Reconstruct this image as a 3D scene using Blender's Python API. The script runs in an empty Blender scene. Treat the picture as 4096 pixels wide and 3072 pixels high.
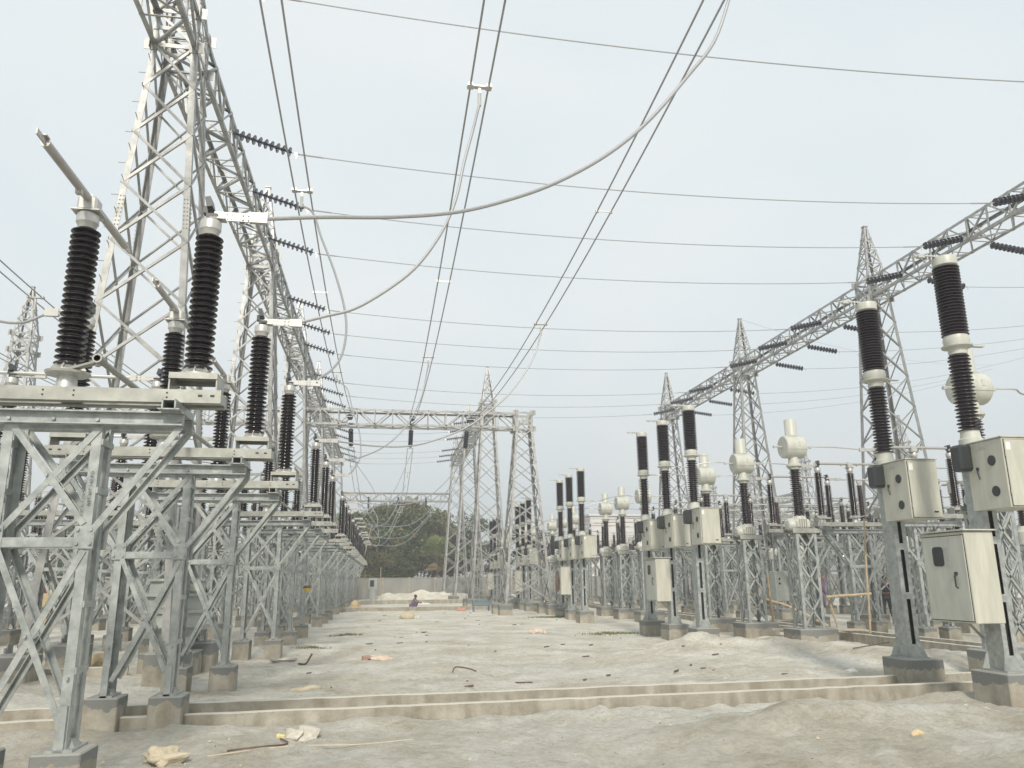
import bpy, math, random
import numpy as np
from mathutils import Vector, Matrix
random.seed(7)
SC = bpy.context.scene
COL = SC.collection
PI = math.pi
R = math.radians

# ---------------------------------------------------------------- camera
F_PX = 787.0; YAW = R(9.15); PITCH = R(14.05); ROLL = R(0.5); CAM_Z = 1.6
fw = Vector((math.sin(YAW)*math.cos(PITCH), math.cos(YAW)*math.cos(PITCH), math.sin(PITCH)))
rt = Vector((math.cos(YAW), -math.sin(YAW), 0.0)); up = rt.cross(fw)
r2 = math.cos(ROLL)*rt - math.sin(ROLL)*up
u2 = math.cos(ROLL)*up + math.sin(ROLL)*rt
cd = bpy.data.cameras.new('camera'); cam = bpy.data.objects.new('camera', cd); COL.objects.link(cam)
cam.matrix_world = Matrix(((r2.x, u2.x, -fw.x, 0), (r2.y, u2.y, -fw.y, 0), (r2.z, u2.z, -fw.z, CAM_Z), (0, 0, 0, 1)))
cd.sensor_width = 36; cd.lens = F_PX/1024*36; cd.clip_start = 0.05; cd.clip_end = 3000
SC.camera = cam

# ---------------------------------------------------------------- sky and sun
SUN_EL = R(36); SUN_FROM = Vector((-0.10, -1.0, 0)).normalized()     # where the sun stands, seen from the yard
w = bpy.data.worlds.new('World'); SC.world = w; w.use_nodes = True
nt = w.node_tree; nt.nodes.clear()
out = nt.nodes.new('ShaderNodeOutputWorld'); bg = nt.nodes.new('ShaderNodeBackground')
sky = nt.nodes.new('ShaderNodeTexSky'); sky.sky_type = 'NISHITA'; sky.sun_disc = False
sky.sun_elevation = SUN_EL; sky.sun_rotation = math.atan2(SUN_FROM.x, SUN_FROM.y)
sky.dust_density = 6.0; sky.air_density = 1.2; sky.ozone_density = 1.0
tc = nt.nodes.new('ShaderNodeTexCoord')
no = nt.nodes.new('ShaderNodeTexNoise'); no.inputs['Scale'].default_value = 2.2; no.inputs['Detail'].default_value = 5
no.inputs['Distortion'].default_value = 0.4
mp = nt.nodes.new('ShaderNodeMapping'); mp.inputs['Scale'].default_value = (1, 1, 2.2)
nt.links.new(tc.outputs['Generated'], mp.inputs['Vector']); nt.links.new(mp.outputs['Vector'], no.inputs['Vector'])
cr = nt.nodes.new('ShaderNodeValToRGB')
cr.color_ramp.elements[0].position = 0.36; cr.color_ramp.elements[0].color = (0.725, 0.795, 0.825, 1)
cr.color_ramp.elements[1].position = 0.66; cr.color_ramp.elements[1].color = (0.80, 0.84, 0.85, 1)
nt.links.new(no.outputs['Fac'], cr.inputs['Fac'])
# a veil of thin haze cloud, a little greyer towards the horizon
sx = nt.nodes.new('ShaderNodeSeparateXYZ'); nt.links.new(tc.outputs['Generated'], sx.inputs[0])
hr = nt.nodes.new('ShaderNodeValToRGB')
hr.color_ramp.elements[0].position = 0.0; hr.color_ramp.elements[0].color = (0.90, 0.895, 0.895, 1)
hr.color_ramp.elements[1].position = 0.32; hr.color_ramp.elements[1].color = (1, 1, 1, 1)
nt.links.new(sx.outputs['Z'], hr.inputs['Fac'])
mul = nt.nodes.new('ShaderNodeMix'); mul.data_type = 'RGBA'; mul.blend_type = 'MULTIPLY'; mul.inputs['Factor'].default_value = 1
nt.links.new(cr.outputs['Color'], mul.inputs['A']); nt.links.new(hr.outputs['Color'], mul.inputs['B'])
sc10 = nt.nodes.new('ShaderNodeVectorMath'); sc10.operation = 'SCALE'; sc10.inputs['Scale'].default_value = 9.75
nt.links.new(mul.outputs['Result'], sc10.inputs[0])
mx = nt.nodes.new('ShaderNodeMix'); mx.data_type = 'RGBA'; mx.inputs['Factor'].default_value = 0.95
nt.links.new(sky.outputs['Color'], mx.inputs['A']); nt.links.new(sc10.outputs['Vector'], mx.inputs['B'])
nt.links.new(mx.outputs['Result'], bg.inputs['Color']); bg.inputs['Strength'].default_value = 0.1
nt.links.new(bg.outputs['Background'], out.inputs['Surface'])
sd = bpy.data.lights.new('sun', 'SUN'); sd.energy = 3.0; sd.angle = R(8.0); sd.color = (1.0, 0.93, 0.82)
sun = bpy.data.objects.new('sun', sd); COL.objects.link(sun)
sdir = Vector((SUN_FROM.x*math.cos(SUN_EL), SUN_FROM.y*math.cos(SUN_EL), math.sin(SUN_EL)))
sun.rotation_euler = sdir.to_track_quat('Z', 'Y').to_euler(); sun.location = (0, -20, 30)
SC.view_settings.view_transform = 'Standard'; SC.view_settings.look = 'None'
SC.view_settings.exposure = 0.2; SC.view_settings.gamma = 1.0; SC.view_settings.use_curve_mapping = False
SC.render.engine = 'CYCLES'
SC.cycles.max_bounces = 6; SC.cycles.diffuse_bounces = 3; SC.cycles.glossy_bounces = 3

# ---------------------------------------------------------------- materials
def mat(name, base, rough=0.6, metal=0.0, var=0.12, scale=6.0, base2=None, bump=0.0, bscale=30, stretch=None, spec=0.5):
    m = bpy.data.materials.new(name); m.use_nodes = True; n = m.node_tree.nodes; l = m.node_tree.links
    b = n['Principled BSDF']
    b.inputs['Roughness'].default_value = rough; b.inputs['Metallic'].default_value = metal
    b.inputs['Specular IOR Level'].default_value = spec
    t = n.new('ShaderNodeTexCoord'); nz = n.new('ShaderNodeTexNoise')
    nz.inputs['Scale'].default_value = scale; nz.inputs['Detail'].default_value = 6; nz.inputs['Roughness'].default_value = 0.65
    if stretch:
        mpp = n.new('ShaderNodeMapping'); mpp.inputs['Scale'].default_value = stretch
        l.new(t.outputs['Object'], mpp.inputs['Vector']); l.new(mpp.outputs['Vector'], nz.inputs['Vector'])
    else: l.new(t.outputs['Object'], nz.inputs['Vector'])
    c = n.new('ShaderNodeValToRGB')
    if base2 is None: lo = [x*(1-var) for x in base]; hi = [min(1, x*(1+var)) for x in base]
    else: lo, hi = base, base2
    c.color_ramp.elements[0].position = 0.32; c.color_ramp.elements[0].color = (*lo, 1)
    c.color_ramp.elements[1].position = 0.68; c.color_ramp.elements[1].color = (*hi, 1)
    l.new(nz.outputs['Fac'], c.inputs['Fac']); l.new(c.outputs['Color'], b.inputs['Base Color'])
    if bump:
        n2 = n.new('ShaderNodeTexNoise'); n2.inputs['Scale'].default_value = bscale; n2.inputs['Detail'].default_value = 5
        l.new(t.outputs['Object'], n2.inputs['Vector'])
        bp = n.new('ShaderNodeBump'); bp.inputs['Strength'].default_value = bump; bp.inputs['Distance'].default_value = 0.02
        l.new(n2.outputs['Fac'], bp.inputs['Height']); l.new(bp.outputs['Normal'], b.inputs['Normal'])
    return m
M = {}
M['galv'] = mat('galvanised_steel', (0.25, 0.275, 0.268), 0.40, 0.35, base2=(0.46, 0.478, 0.46), scale=9)
M['galv2'] = mat('old_galvanised_steel', (0.27, 0.275, 0.25), 0.45, 0.4, base2=(0.43, 0.43, 0.385), scale=6)
M['galv3'] = mat('gantry_steel', (0.235, 0.24, 0.235), 0.45, 0.3, base2=(0.41, 0.41, 0.395), scale=4)
M['alu'] = mat('aluminium', (0.58, 0.58, 0.55), 0.35, 0.6, var=0.08)
M['alud'] = mat('weathered_aluminium', (0.44, 0.42, 0.40), 0.45, 0.5, var=0.1)
M['wire'] = mat('stranded_aluminium', (0.34, 0.345, 0.35), 0.5, 0.4, var=0.15, scale=60)
M['porc'] = mat('brown_porcelain', (0.013, 0.010, 0.012), 0.14, 0, base2=(0.022, 0.014, 0.017), scale=3)
M['porcr'] = mat('reddish_porcelain', (0.035, 0.015, 0.015), 0.2, 0, base2=(0.055, 0.024, 0.022), scale=3)
M['porcb'] = mat('black_porcelain', (0.030, 0.022, 0.027), 0.28, 0, base2=(0.045, 0.033, 0.04), scale=3)
M['disc'] = mat('slate_porcelain_discs', (0.03, 0.028, 0.042), 0.25, 0, var=0.2)
M['cream'] = mat('cream_paint', (0.41, 0.405, 0.345), 0.45, 0, base2=(0.53, 0.525, 0.45), scale=1.6, stretch=(5, 5, .8))
M['creamg'] = mat('pale_grey_paint', (0.42, 0.425, 0.38), 0.42, 0, base2=(0.53, 0.535, 0.48), scale=1.6, stretch=(4, 4, .9))
M['pad'] = mat('bolted_alu_plate', (0.47, 0.465, 0.44), 0.4, 0.4, var=0.1)
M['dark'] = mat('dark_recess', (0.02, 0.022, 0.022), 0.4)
M['black'] = mat('black_cover', (0.03, 0.035, 0.036), 0.35)
M['white'] = mat('white_sticker', (0.75, 0.75, 0.72), 0.6)
M['gtank'] = mat('grey_tank_paint', (0.30, 0.33, 0.32), 0.45, base2=(0.40, 0.42, 0.38))
M['bamboo'] = mat('bamboo', (0.34, 0.26, 0.16), 0.7, base2=(0.48, 0.39, 0.26), scale=8)
M['wood'] = mat('grey_plank', (0.36, 0.31, 0.24), 0.8, base2=(0.48, 0.42, 0.33))
M['rust'] = mat('rusty_steel', (0.08, 0.055, 0.042), 0.8, base2=(0.16, 0.11, 0.085))
M['rock'] = mat('pale_rock', (0.42, 0.39, 0.33), 0.9, base2=(0.60, 0.57, 0.50), bump=0.6, bscale=18)
M['clod'] = mat('sandy_clod', (0.44, 0.38, 0.27), 0.95, base2=(0.56, 0.50, 0.38), bump=0.8, bscale=25)
M['brick'] = mat('broken_brick', (0.36, 0.22, 0.17), 0.9, base2=(0.48, 0.33, 0.27))
M['sack'] = mat('woven_sack', (0.50, 0.40, 0.31), 0.8, base2=(0.64, 0.54, 0.44), bump=0.4, bscale=12)
M['sackr'] = mat('reddish_sack', (0.45, 0.24, 0.17), 0.8, base2=(0.60, 0.40, 0.31), bump=0.4, bscale=12)
M['sacky'] = mat('tan_cloth', (0.48, 0.36, 0.20), 0.8, base2=(0.62, 0.50, 0.32), bump=0.4, bscale=10)
M['orange'] = mat('orange_plastic', (0.50, 0.24, 0.16), 0.6)
M['yellow'] = mat('yellow_plastic', (0.55, 0.43, 0.09), 0.5)
M['pyellow'] = mat('pale_yellow_card', (0.68, 0.58, 0.28), 0.7)
M['blue'] = mat('blue_paint', (0.15, 0.20, 0.24), 0.6)
M['weed'] = mat('weed_green', (0.10, 0.13, 0.04), 0.8, base2=(0.2, 0.2, 0.08))
M['skin'] = mat('brown_skin', (0.16, 0.08, 0.05), 0.5)
M['hair'] = mat('black_hair', (0.012, 0.01, 0.01), 0.5)
M['cblack'] = mat('black_shirt', (0.022, 0.022, 0.028), 0.85)
M['cnavy'] = mat('dark_trousers', (0.035, 0.045, 0.055), 0.85)
M['cplum'] = mat('plum_checked_shirt', (0.10, 0.05, 0.09), 0.85, base2=(0.34, 0.28, 0.32), scale=14)
M['cred'] = mat('pink_red_scarf', (0.42, 0.08, 0.09), 0.85)
M['cviolet'] = mat('violet_cloth', (0.16, 0.10, 0.18), 0.85)
M['cwhite'] = mat('white_cloth', (0.62, 0.60, 0.57), 0.85)
M['cblue'] = mat('pale_blue_cloth', (0.30, 0.38, 0.45), 0.85)
M['bark'] = mat('tree_bark', (0.10, 0.08, 0.06), 0.9, base2=(0.17, 0.14, 0.11))
M['leaf_d'] = mat('dark_foliage', (0.035, 0.062, 0.020), 0.7, base2=(0.11, 0.155, 0.05), scale=0.7)
M['leaf_b'] = mat('rusty_foliage', (0.06, 0.065, 0.025), 0.7, base2=(0.18, 0.145, 0.06), scale=0.6)
M['leaf_p'] = mat('palm_leaf', (0.18, 0.24, 0.08), 0.6, base2=(0.34, 0.38, 0.17), scale=2)
M['leaf_y'] = mat('dry_palm_leaf', (0.10, 0.085, 0.045), 0.8, base2=(0.24, 0.19, 0.10), scale=2)
M['leaf_g'] = mat('grey_green_foliage', (0.07, 0.095, 0.06), 0.7, base2=(0.13, 0.155, 0.10), scale=0.8)
M['wall'] = mat('precast_wall', (0.21, 0.21, 0.195), 0.85, base2=(0.31, 0.305, 0.28), scale=0.8, stretch=(1, 1, .5), bump=0.2, bscale=6)
M['house'] = mat('whitewashed_render', (0.60, 0.58, 0.57), 0.9, var=0.06, scale=0.6)

def concrete(name, dark_from=None):
    m = bpy.data.materials.new(name); m.use_nodes = True; n = m.node_tree.nodes; l = m.node_tree.links
    b = n['Principled BSDF']; b.inputs['Roughness'].default_value = 0.92
    g = n.new('ShaderNodeNewGeometry'); oi = n.new('ShaderNodeObjectInfo')
    a1 = n.new('ShaderNodeTexNoise'); a1.inputs['Scale'].default_value = 3.0; a1.inputs['Detail'].default_value = 8; a1.inputs['Roughness'].default_value = .7
    l.new(g.outputs['Position'], a1.inputs['Vector'])
    c = n.new('ShaderNodeValToRGB'); e = c.color_ramp.elements
    e[0].position = .30; e[0].color = (0.25, 0.23, 0.185, 1); e[1].position = .7; e[1].color = (0.44, 0.415, 0.35, 1)
    l.new(a1.outputs['Fac'], c.inputs['Fac']); col = c.outputs['Color']
    # vertical run-down stains
    mpn = n.new('ShaderNodeMapping'); mpn.inputs['Scale'].default_value = (6, 6, 1.8); l.new(g.outputs['Position'], mpn.inputs['Vector'])
    a2 = n.new('ShaderNodeTexNoise'); a2.inputs['Scale'].default_value = 1.0; a2.inputs['Detail'].default_value = 4; l.new(mpn.outputs['Vector'], a2.inputs['Vector'])
    c2 = n.new('ShaderNodeValToRGB'); c2.color_ramp.elements[0].position = .38; c2.color_ramp.elements[0].color = (.84, .82, .79, 1)
    c2.color_ramp.elements[1].position = .58; c2.color_ramp.elements[1].color = (1, 1, 1, 1); l.new(a2.outputs['Fac'], c2.inputs['Fac'])
    mm = n.new('ShaderNodeMix'); mm.data_type = 'RGBA'; mm.blend_type = 'MULTIPLY'; mm.inputs['Factor'].default_value = 1
    l.new(col, mm.inputs['A']); l.new(c2.outputs['Color'], mm.inputs['B']); col = mm.outputs['Result']
    if dark_from is not None:      # the newer grey cement collar on top of each plinth, with a ragged lower edge
        s = n.new('ShaderNodeSeparateXYZ'); l.new(g.outputs['Position'], s.inputs[0])
        ad = n.new('ShaderNodeMath'); ad.operation = 'MULTIPLY_ADD'; l.new(a2.outputs['Fac'], ad.inputs[0]); ad.inputs[1].default_value = 0.26; l.new(s.outputs['Z'], ad.inputs[2])
        gt = n.new('ShaderNodeMath'); gt.operation = 'GREATER_THAN'; l.new(ad.outputs[0], gt.inputs[0]); gt.inputs[1].default_value = dark_from + 0.13
        m3 = n.new('ShaderNodeMix'); m3.data_type = 'RGBA'; l.new(gt.outputs[0], m3.inputs['Factor']); l.new(col, m3.inputs['A']); m3.inputs['B'].default_value = (0.19, 0.195, 0.185, 1)
        col = m3.outputs['Result']
    nz_ = n.new('ShaderNodeSeparateXYZ'); l.new(g.outputs['Normal'], nz_.inputs[0])      # sand dust lying on the flat tops
    dg_ = n.new('ShaderNodeMath'); dg_.operation = 'MULTIPLY'; l.new(nz_.outputs['Z'], dg_.inputs[0]); dg_.inputs[1].default_value = .8 if dark_from is None else .35; dg_.use_clamp = True
    m5 = n.new('ShaderNodeMix'); m5.data_type = 'RGBA'; l.new(dg_.outputs[0], m5.inputs['Factor']); l.new(col, m5.inputs['A']); m5.inputs['B'].default_value = (0.58, 0.56, 0.49, 1)
    col = m5.outputs['Result']
    l.new(col, b.inputs['Base Color'])
    a4 = n.new('ShaderNodeTexNoise'); a4.inputs['Scale'].default_value = 30; a4.inputs['Detail'].default_value = 5; l.new(g.outputs['Position'], a4.inputs['Vector'])
    bp = n.new('ShaderNodeBump'); bp.inputs['Strength'].default_value = .5; bp.inputs['Distance'].default_value = .015
    l.new(a4.outputs['Fac'], bp.inputs['Height']); l.new(bp.outputs['Normal'], b.inputs['Normal'])
    return m
M['conc'] = concrete('footing_concrete', 0.28)
M['conc2'] = concrete('trench_concrete')

def sand_material():
    m = bpy.data.materials.new('pale_sand'); m.use_nodes = True; n = m.node_tree.nodes; l = m.node_tree.links
    b = n['Principled BSDF']; b.inputs['Roughness'].default_value = 0.97; b.inputs['Specular IOR Level'].default_value = .15
    g = n.new('ShaderNodeNewGeometry')
    def noise(scale, det=6, rough=.6, st=None, dist=0.0):
        t = n.new('ShaderNodeTexNoise'); t.inputs['Scale'].default_value = scale; t.inputs['Detail'].default_value = det
        t.inputs['Roughness'].default_value = rough; t.inputs['Distortion'].default_value = dist
        if st:
            q = n.new('ShaderNodeMapping'); q.inputs['Scale'].default_value = st; q.inputs['Rotation'].default_value = (0, 0, R(-14))
            l.new(g.outputs['Position'], q.inputs['Vector']); l.new(q.outputs['Vector'], t.inputs['Vector'])
        else: l.new(g.outputs['Position'], t.inputs['Vector'])
        return t.outputs['Fac']
    def ramp(f, p0, c0, p1, c1):
        r = n.new('ShaderNodeValToRGB'); r.color_ramp.elements[0].position = p0; r.color_ramp.elements[0].color = (*c0, 1)
        r.color_ramp.elements[1].position = p1; r.color_ramp.elements[1].color = (*c1, 1); l.new(f, r.inputs['Fac']); return r.outputs['Color']
    def mixc(kind, f, a, c):
        q = n.new('ShaderNodeMix'); q.data_type = 'RGBA'; q.blend_type = kind
        if isinstance(f, float): q.inputs['Factor'].default_value = f
        else: l.new(f, q.inputs['Factor'])
        l.new(a, q.inputs['A'])
        if isinstance(c, tuple): q.inputs['B'].default_value = (*c, 1)
        else: l.new(c, q.inputs['B'])
        return q.outputs['Result']
    warm = ramp(noise(.9, 8, .65, (1, .7, 1)), .33, (0.54, 0.50, 0.41), .66, (0.75, 0.72, 0.64))
    pale = ramp(noise(.55, 9, .72, (.8, 1, 1), .4), .45, (0, 0, 0), .60, (1, 1, 1))
    col = mixc('MIX', pale, warm, (0.80, 0.79, 0.725))
    blue = ramp(noise(.5, 9, .72, (.7, 1.1, 1), .5), .54, (0, 0, 0), .72, (.75, .75, .75))
    col = mixc('MIX', blue, col, (0.50, 0.52, 0.505))
    fine = ramp(noise(14, 9, .8), .36, (.84, .82, .79), .56, (1.05, 1.05, 1.04))
    col = mixc('MULTIPLY', 1.0, col, fine)
    streak = ramp(noise(3.4, 9, .78, (.7, 1.1, 1), .3), .34, (.80, .77, .71), .48, (1, 1, 1))
    col = mixc('MULTIPLY', 1.0, col, streak)
    l.new(col, b.inputs['Base Color'])
    bp = n.new('ShaderNodeBump'); bp.inputs['Strength'].default_value = 1.0; bp.inputs['Distance'].default_value = .09
    l.new(noise(9, 10, .8), bp.inputs['Height']); l.new(bp.outputs['Normal'], b.inputs['Normal'])
    return m
M['sand'] = sand_material()

# ---------------------------------------------------------------- mesh helpers
class MB:
    def __init__(s): s.v = []; s.f = []; s.s = []; s.m = []; s.mi = 0
    def add(s, vs, fs, smooth=False):
        o = len(s.v); s.v += [tuple(p) for p in vs]; s.f += [tuple(i+o for i in f) for f in fs]
        s.s += [smooth]*len(fs); s.m += [s.mi]*len(fs); return s
    def box(s, c, d, rot=None):
        x, y, z = d[0]/2, d[1]/2, d[2]/2
        vs = [Vector((i*x, j*y, k*z)) for i in (-1, 1) for j in (-1, 1) for k in (-1, 1)]
        if rot is not None: vs = [rot @ p for p in vs]
        vs = [p + Vector(c) for p in vs]
        return s.add(vs, [(0, 1, 3, 2), (4, 6, 7, 5), (0, 4, 5, 1), (2, 3, 7, 6), (0, 2, 6, 4), (1, 5, 7, 3)])
    def bbox(s, c, d, bev=0.01):            # box with chamfered edges
        x, y, z = d[0]/2, d[1]/2, d[2]/2; b = bev; cx = Vector(c)
        pts = []
        for i in (-1, 1):
            for j in (-1, 1):
                for k in (-1, 1):
                    pts += [cx+Vector((i*(x-b), j*(y-b), k*z)), cx+Vector((i*(x-b), j*y, k*(z-b))), cx+Vector((i*x, j*(y-b), k*(z-b)))]
        I = lambda i, j, k, a: ((i > 0)*4+(j > 0)*2+(k > 0))*3+a
        fs = []
        for k in (-1, 1): fs.append((I(-1, -1, k, 0), I(1, -1, k, 0), I(1, 1, k, 0), I(-1, 1, k, 0)))
        for j in (-1, 1): fs.append((I(-1, j, -1, 1), I(1, j, -1, 1), I(1, j, 1, 1), I(-1, j, 1, 1)))
        for i in (-1, 1): fs.append((I(i, -1, -1, 2), I(i, 1, -1, 2), I(i, 1, 1, 2), I(i, -1, 1, 2)))
        for j in (-1, 1):
            for k in (-1, 1): fs.append((I(-1, j, k, 0), I(1, j, k, 0), I(1, j, k, 1), I(-1, j, k, 1)))
        for i in (-1, 1):
            for k in (-1, 1): fs.append((I(i, -1, k, 0), I(i, 1, k, 0), I(i, 1, k, 2), I(i, -1, k, 2)))
        for i in (-1, 1):
            for j in (-1, 1): fs.append((I(i, j, -1, 1), I(i, j, 1, 1), I(i, j, 1, 2), I(i, j, -1, 2)))
        for i in (-1, 1):
            for j in (-1, 1):
                for k in (-1, 1): fs.append((I(i, j, k, 0), I(i, j, k, 1), I(i, j, k, 2)))
        return s.add(pts, fs)
    def bar(s, p, q, wd, ht, side=(0, 0, 1)):
        p, q = Vector(p), Vector(q); d = q-p; L = d.length
        if L < 1e-5: return s
        d.normalize(); u = Vector(side)
        if abs(d.dot(u)) > .95: u = Vector((0, 1, 0))
        a = d.cross(u).normalized(); b = a.cross(d).normalized()
        vs = [o + a*(i*wd/2) + b*(j*ht/2) for o in (p, q) for i, j in ((-1, -1), (1, -1), (1, 1), (-1, 1))]
        return s.add(vs, [(0, 1, 2, 3), (7, 6, 5, 4), (0, 4, 5, 1), (1, 5, 6, 2), (2, 6, 7, 3), (3, 7, 4, 0)])
    def angle(s, p, q, wd, t, n1, n2):
        """L section from p to q: flange one along n1, flange two along n2 (from the heel)"""
        p, q = Vector(p), Vector(q); d = (q-p)
        if d.length < 1e-5: return s
        d.normalize(); a = Vector(n1); a = (a - d*a.dot(d)).normalized()
        b = Vector(n2); b = b - d*b.dot(d); b = (b - a*b.dot(a)).normalized()
        prof = [(0, 0), (wd, 0), (wd, t), (t, t), (t, wd), (0, wd)]
        vs = [o + a*x + b*y for o in (p, q) for x, y in prof]
        fs = [(i, (i+1) % 6, (i+1) % 6+6, i+6) for i in range(6)] + [(0, 3, 2, 1), (0, 5, 4, 3), (6, 7, 8, 9), (6, 9, 10, 11)]
        return s.add(vs, fs)
    def tube(s, pts, r, n=8, cap=True, rr=None):
        pts = [Vector(p) for p in pts]; m = len(pts); vs = []; prev = None
        for i, p in enumerate(pts):
            d = (pts[min(i+1, m-1)] - pts[max(i-1, 0)]).normalized()
            if prev is None:
                a = d.orthogonal().normalized()
            else: a = (prev - d*prev.dot(d)).normalized()
            prev = a; b = d.cross(a); q = rr[i] if rr else r
            for k in range(n):
                t = 2*PI*k/n; vs.append(p + a*(q*math.cos(t)) + b*(q*math.sin(t)))
        fs = [(i*n+k, i*n+(k+1) % n, (i+1)*n+(k+1) % n, (i+1)*n+k) for i in range(m-1) for k in range(n)]
        s.add(vs, fs, True)
        if cap:
            o = len(s.v) - len(vs)
            s.f += [tuple(range(o+n-1, o-1, -1)), tuple(range(o+(m-1)*n, o+m*n))]; s.s += [False]*2; s.m += [s.mi]*2
        return s
    def lathe(s, prof, n=20, base=(0, 0, 0), axis='Z', smooth=True):
        B = Vector(base); vs = []
        for r, z in prof:
            for k in range(n):
                t = 2*PI*(k+.5)/n; x, y = r*math.cos(t), r*math.sin(t)
                vs.append(B + (Vector((x, y, z)) if axis == 'Z' else Vector((z, x, y)) if axis == 'X' else Vector((y, z, x))))
        m = len(prof)
        fs = [(i*n+k, i*n+(k+1) % n, (i+1)*n+(k+1) % n, (i+1)*n+k) for i in range(m-1) for k in range(n)]
        s.add(vs, fs, smooth); o = len(s.v)-len(vs)
        s.f += [tuple(range(o+n-1, o-1, -1)), tuple(range(o+(m-1)*n, o+m*n))]; s.s += [False]*2; s.m += [s.mi]*2
        return s
    def cyl(s, c0, c1, r, n=16, r2=None):
        return s.tube([c0, c1], r, n, True, [r, r2 if r2 is not None else r])
    def mesh(s, name, mats):
        me = bpy.data.meshes.new(name); me.from_pydata(s.v, [], s.f)
        mats = mats if isinstance(mats, (list, tuple)) else [mats]
        for m in mats: me.materials.append(m)
        me.polygons.foreach_set('use_smooth', s.s); me.polygons.foreach_set('material_index', s.m)
        me.update()
        if any(s.s): me.set_sharp_from_angle(angle=R(38))
        return me
    def build(s, name, mats, parent=None, loc=(0, 0, 0)):
        o = bpy.data.objects.new(name, s.mesh(name, mats)); COL.objects.link(o); o.location = loc
        if parent is not None: o.parent = parent
        return o

def tag(o, label=None, cat=None, group=None, kind=None):
    if label: o['label'] = label
    if cat: o['category'] = cat
    if group: o['group'] = group
    if kind: o['kind'] = kind
    return o
def empty(name, loc=(0, 0, 0)):
    o = bpy.data.objects.new(name, None); o.location = loc; o.empty_display_size = .2; COL.objects.link(o); return o
CH = {}; JR = random.Random(77)
def copy_tree(o, parent=None):
    c = o.copy(); COL.objects.link(c)
    if parent is not None: c.parent = parent
    if o.name not in CH: CH[o.name] = list(o.children)
    for ch in CH[o.name]: copy_tree(ch, c)
    return c
def place(proto, used, loc, label, group=None, rz=0):
    o = proto if not used else copy_tree(proto)
    o.location = loc; o.rotation_euler = (0, 0, rz); o['label'] = label
    if proto.name.split('.')[0] in ('isolator', 'circuit_breaker', 'current_transformer', 'voltage_transformer', 'surge_arrester'):
        o.rotation_euler = (JR.gauss(0, .0022), JR.gauss(0, .0022), rz+JR.gauss(0, .008))
    if group: o['group'] = group
    return o
def structure(mb, name, m): return tag(mb.build(name, m), kind='structure')

ORD = ['nearest', 'second', 'third', 'fourth', 'fifth', 'sixth']
PH = ['front', 'middle', 'rear']
PITCHY = 12.12

# ================================================================ ground
NT = {}
def vnoise(x, y, seed):
    if seed not in NT: NT[seed] = np.random.RandomState(seed).rand(256, 256)
    T = NT[seed]
    xi = np.floor(x).astype(int); yi = np.floor(y).astype(int); fx = x-xi; fy = y-yi
    fx = fx*fx*(3-2*fx); fy = fy*fy*(3-2*fy)
    g = lambda i, j: T[i % 256, j % 256]
    return (g(xi, yi)*(1-fx)+g(xi+1, yi)*fx)*(1-fy)+(g(xi, yi+1)*(1-fx)+g(xi+1, yi+1)*fx)*fy - .5
MOUNDS = [(4.85, 8.75, 1.3, .6, .25), (6.1, 8.6, 1.1, .6, .18), (3.9, 8.3, 1.4, .7, .08), (6.9, 17.2, 1.6, 1.1, .40), (8.7, 17.3, 1.3, 1.0, .14), (10.5, 14.6, 1.6, 1.2, .28), (9.6, 16.2, 1.6, 1.0, .18),
          (6.9, 13.2, 2.5, 1.0, .08), (-1.8, 9.2, 1.3, .5, .05), (12.2, 11.2, 2.2, .9, .2),
          (-7, 13, 2.5, 2, .25), (6.2, 7.2, 1.3, .6, .10), (7.6, 7.9, 1.2, .8, .12)]
def height(x, y):
    near = np.clip(1.2 - np.hypot(x, y)/70, .15, 1)
    h = (vnoise(x*.35+9, y*.5+3, 1)*.10 + vnoise(x*.9, y*1.3, 2)*.055 + vnoise(x*2.3, y*2.9, 3)*.040 + vnoise(x*5.1, y*5.7, 4)*.026 + vnoise(x*11, y*12, 5)*.020 + vnoise(x*19, y*21, 7)*.012)*near
    for mx_, my, sx_, sy, hh in MOUNDS:
        d = ((x-mx_)/sx_)**2+((y-my)/sy)**2
        h = h + hh*np.exp(-d**.75*1.25)*(1+.5*vnoise(x*3+mx_, y*4, 6))
    # sand banked in a ragged line against the front trench wall, lower inside the trench
    tw = 10.02 + 0.065*(x+4)*.62
    inside = ((y > tw+.1) & (y < tw+.80) & (x < 9.4) & (x > -14))
    h = np.where(inside, -.12, h)
    # footprints and shovel dents
    dn = np.clip(vnoise(x*2.4+5, y*2.1, 21)-.22, 0, 1)*.22 + np.clip(vnoise(x*5.5, y*4.2+7, 22)-.26, 0, 1)*.12
    h = h - dn*near + np.clip(vnoise(x*3.7, y*3.3, 23)-.30, 0, 1)*.16*near
    bank = np.exp(-((y-(tw-.25))/.25)**2)*(.065+.10*vnoise(x*1.3, x*0+2, 8)+.05*vnoise(x*4.1, x*0+3, 9))
    h = h + np.where((x < 8.6) & (x > -14) & (y < tw+.05), bank, 0)
    h = np.where(np.abs(h) < 5, h, 0)
    return h
def coords(lo, hi, dense_lo, dense_hi, step):
    a = list(np.arange(dense_lo, dense_hi, step)); s = step; v = dense_hi
    while v < hi: a.append(v); s *= 1.09; v += s
    a.append(hi); s = step; v = dense_lo-step; b = []
    while v > lo: b.append(v); s *= 1.12; v -= s
    b.append(lo); return np.array(sorted(b)+a)
gx = coords(-700, 700, -7, 12.5, .075); gy = coords(-60, 900, 5.5, 20, .065)
GX, GY = np.meshgrid(gx, gy); GZ = height(GX, GY)
nx, ny = len(gx), len(gy)
idx = np.arange(nx*ny).reshape(ny, nx)
faces = np.stack([idx[:-1, :-1], idx[:-1, 1:], idx[1:, 1:], idx[1:, :-1]], -1).reshape(-1, 4)
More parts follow.
